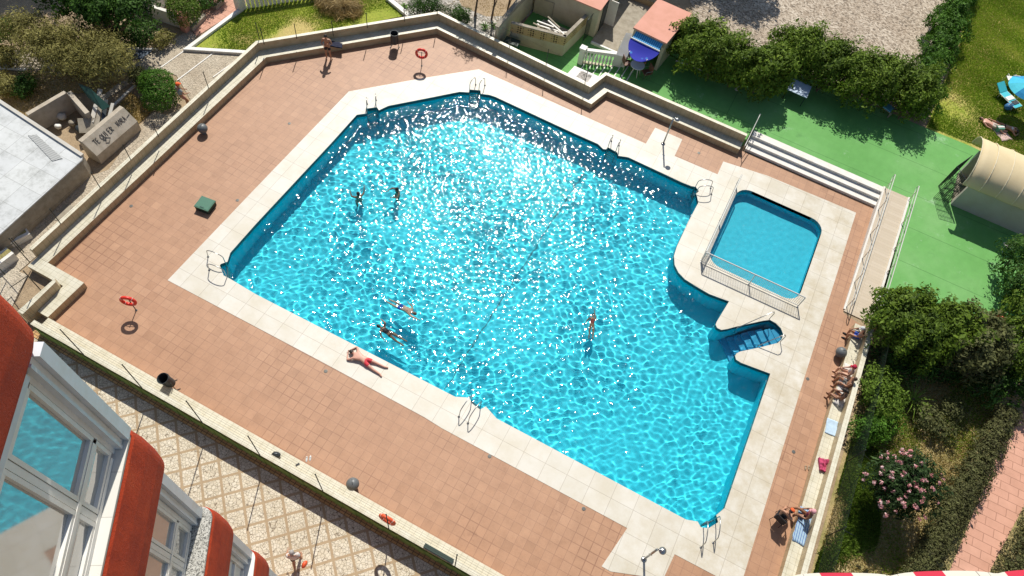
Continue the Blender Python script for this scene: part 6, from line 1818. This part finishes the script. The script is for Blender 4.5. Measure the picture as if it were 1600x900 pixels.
# standing by the top wall
p = W(514, 92)
person((p.x, p.y, 0), math.radians(200), mod(STAND, elbow_r=(-.30, .05, 1.15), wrist_r=(-.12, .20, 1.22), wrist_l=(.14, .24, 1.14), elbow_l=(.27, .06, 1.13)), 'person in dark swim shorts standing at the top bench wall beside the navy towel', 'tan', [('shorts', blk)], hair=hb1, s=1.02)
# walker on the promenade
p = W(466, 878)
wk = person((p.x, p.y, 0), math.radians(35), mod(STAND, knee_l=(.1, .22, .50), ankle_l=(.1, .20, .10), toe_l=(.11, .36, .07), knee_r=(-.1, -.04, .49), ankle_r=(-.1, -.28, .12), toe_r=(-.11, -.14, .04), elbow_l=(.28, -.12, 1.12), wrist_l=(.26, .05, .92), elbow_r=(-.26, .06, 1.10), wrist_r=(-.24, .26, .98)), 'person in a white shirt and dark trousers walking on the mosaic promenade', 'tan', [('shirt', whs), ('shorts', blk)], hair=hg, build=1.1)
m_ = MB(); m_.ellipsoid((0, 0, 0), (.09, .16, .12), 10, 7); o = m_.build('carried_bag', M['orange'], smooth=True); o.location = (p.x + .42, p.y - .02, .72)
tag(o, 'small orange bag in the hand of the person on the promenade', 'bag')
# passer-by behind the left wall
p = W(290, 168)
person((p.x, p.y, 0), math.radians(-20), mod(STAND, knee_l=(.1, .2, .5), ankle_l=(.1, .18, .1), toe_l=(.11, .34, .07), elbow_l=(.27, .1, 1.12), wrist_l=(.2, .32, 1.0)), 'person with reddish cap and grey shirt walking on the path outside the left bench wall', 'tan', [('shirt', plain('grey_shirt_cloth', (.25, .28, .28), .9)), ('shorts', plain('rose_shorts_cloth', (.45, .20, .16), .9))], hair=hb2, hat=('cap', org))
# seated on the right bench wall, facing the pool
FW = math.radians(90)
def seat(y, x=10.32, z=.40): return (x, y, z)
person(seat(23.2), FW, mod(SIT, head=(.0, .12, .72), elbow_l=(.26, .16, .30), wrist_l=(.18, .40, .18)), 'person with a pale cap and blue shorts sitting on the bench above the domed bin', 'tan', [('shorts', blu), ('shoes', blk)], hair=hg, hat=('cap', wht), build=1.1)
person(seat(20.95), math.radians(97), SIT, 'person in a crimson bathing cap, first of the three seated together on the bench', 'fair', [('swimsuit', plain('pale_print_cloth', (.45, .38, .38), .9, 0, .6, 30))], hair=hb1, hat=('cap', crm), female=True)
person(seat(20.35, 10.42), math.radians(88), mod(SIT, knee_l=(.2, .44, .12), ankle_l=(.16, .50, -.34), wrist_l=(.24, .34, .2), head=(.0, .0, .75)), 'bare chested person in grey shorts, middle one of the three seated together', 'tan', [('shorts', plain('grey_print_shorts', (.16, .16, .15), .9, 0, .5, 30))], hair=hb2, build=1.08)
person(seat(19.55, 10.30), math.radians(80), mod(SIT, head=(0, .14, .70), elbow_r=(-.28, .22, .25), wrist_r=(-.2, .44, .18), knee_l=(.22, .42, .1)), 'person in black swimwear leaning forward, nearest of the three seated together', 'dark', [('swimsuit', blk)], hair=hb1, hair_len=.12, female=True, build=1.05)
soft('towel', (10.36, 20.3, .401), (.55, 2.3), plain('white_print_cloth', (.55, .53, .50), .9, 0, .5, 22), 'white patterned towel under the three people seated together', 'towel', 12, 0, .015, amp=.03)
# pair at the lower right
cb_ = W(1214, 812)
bch = chair((cb_.x, cb_.y, 0), math.radians(-20), blk, 'black folding chair on the lower right deck', blk)
person((cb_.x, cb_.y, .45), math.radians(-20), mod(SIT, head=(.03, .14, .72), elbow_l=(.3, .1, .3), wrist_l=(.12, .32, .28), wrist_r=(-.12, .34, .24)), 'person in black swimwear with an orange cap sitting on the black folding chair', 'tan', [('swimsuit', blk)], hair=hb1, hat=('cap', org), female=True, build=1.1)
t_ = W(1258, 822, .4)
sm_ = NT('blue_white_stripes'); wv = sm_.n.new('ShaderNodeTexWave'); wv.inputs['Scale'].default_value = 3.3; wv.bands_direction = 'X'; sm_.l.new(sm_.obj, wv.inputs['Vector'])
sm_.set(Base_Color=sm_.ramp(wv.outputs[0], [(.3, (.05, .16, .38)), (.45, (.66, .68, .68)), (.75, (.66, .68, .68)), (.9, (.10, .34, .50))]), Roughness=.9)
soft('striped_towel', (10.28, 13.05, .401), (.62, 1.55), sm_.m, 'blue and white striped towel hanging over the right hand bench seat', 'towel', 7, .04, .015, amp=.03)
person((10.25, 13.5, .42), math.radians(95), mod(SIT, knee_l=(.12, .42, .22), ankle_l=(.12, .62, -.1), toe_l=(.13, .78, -.12), head=(0, .02, .74)), 'person with a pink cap sitting on the striped towel', 'dark', [('swimsuit', plain('plum_swim_cloth', (.22, .04, .06), .9))], hair=hb1, hat=('cap', pnk), female=True)
# swimmers
def swimmer(px, py, rz, J, label, sk, wear, hair, dz=0.0, **k):
    p = W(px, py, WZ)
    t = person((p.x, p.y, WZ + dz), rz, J, label, sk, wear, hair=hair, group='swimmers in the big pool', **k)
    for ch in t.children: ch.cycles.is_caustics_receiver = True
    return t
def heading(px0, py0, px1, py1):
    a, b2 = W(px0, py0, WZ), W(px1, py1, WZ); d = b2 - a; return math.atan2(d.y, d.x) - math.pi / 2
UP = dict(pelvis=(0, 0, -.62), waist=(0, 0, -.45), chest=(0, 0, -.24), neck=(0, 0, -.07), head=(0, .03, .08), shoulder_l=(.18, 0, -.13), elbow_l=(.33, .16, -.20), wrist_l=(.26, .38, -.12),
          hip_l=(.09, 0, -.66), knee_l=(.12, .12, -1.0), ankle_l=(.12, -.05, -1.28), toe_l=(.14, .02, -1.36))
CRAWL = dict(pelvis=(0, 0, -.10), waist=(0, .17, -.09), chest=(0, .38, -.07), neck=(0, .55, -.05), head=(0, .69, -.02), face=(0, .6, -.8), shoulder_l=(.18, .46, -.05), elbow_l=(.24, .74, .02), wrist_l=(.20, 1.0, -.04),
             elbow_r=(-.34, .30, -.12), wrist_r=(-.42, .08, -.18), hip_l=(.09, -.05, -.11), knee_l=(.12, -.47, -.14), ankle_l=(.12, -.86, -.12), toe_l=(.13, -1.0, -.10), knee_r=(-.12, -.46, -.22), ankle_r=(-.12, -.84, -.26), toe_r=(-.13, -.98, -.28))
swimmer(560, 305, .9, mod(UP, wrist_l=(.42, .34, -.04), wrist_r=(-.30, .36, -.1)), 'swimmer with dark hair, head above water, leftmost in the pool', 'dark', [('shorts', blk)], hb1)
swimmer(621, 297, 2.6, UP, 'swimmer with dark hair treading water, near the leftmost one', 'dark', [('shorts', blk)], hb1)
swimmer(630, 480, heading(610, 468, 652, 490), CRAWL, 'fair swimmer in blue trunks swimming just above the dark suited one', 'fair', [('shorts', blu)], hb2, dz=-.02, s=.9)
swimmer(609, 520, heading(628, 532, 592, 510), mod(CRAWL, elbow_l=(.3, .5, .12), wrist_l=(.34, .72, .10)), 'swimmer in a dark swimsuit swimming parallel to the near pool edge', 'dark', [('swimsuit', blk), ('briefs', blk)], hb1, dz=-.02, female=True, s=.9)
swimmer(926, 506, heading(926, 520, 929, 490), mod(CRAWL, elbow_l=(.1, .72, .0), wrist_l=(.06, .98, -.03)), 'lone swimmer in a red swimsuit in the right half of the pool', 'dark', [('swimsuit', plain('brick_swim_cloth', (.30, .04, .03), .8))], hb1, dz=-.09, female=True, s=.76)
# people on the far lawn
p = W(1548, 197, .5); 
person((p.x, p.y, .49), heading(1575, 208, 1545, 192) , mod(SUPINE), 'person lying on the back on the pink towel on the far lawn', 'pink', [('shorts', plain('cream_cloth', (.5, .42, .36), .9))], hair=hb2)
p = W(1569, 200, .5)
person((p.x, p.y, .49), heading(1545, 192, 1580, 206), mod(PRONE), 'person in black and white swimwear lying beside the cooler bag on the far lawn', 'tan', [('briefs', blk), ('top', wht)], hair=hb1, female=True)
p = W(1020, 96, .5)
person((p.x - .2, p.y - .1, .93), 2.6, SIT, 'person in dark clothes sitting in the shade under the blue awning', 'tan', [('shirt', plain('dark_red_cloth', (.12, .02, .02), .9)), ('shorts', blk)], hair=hb1)
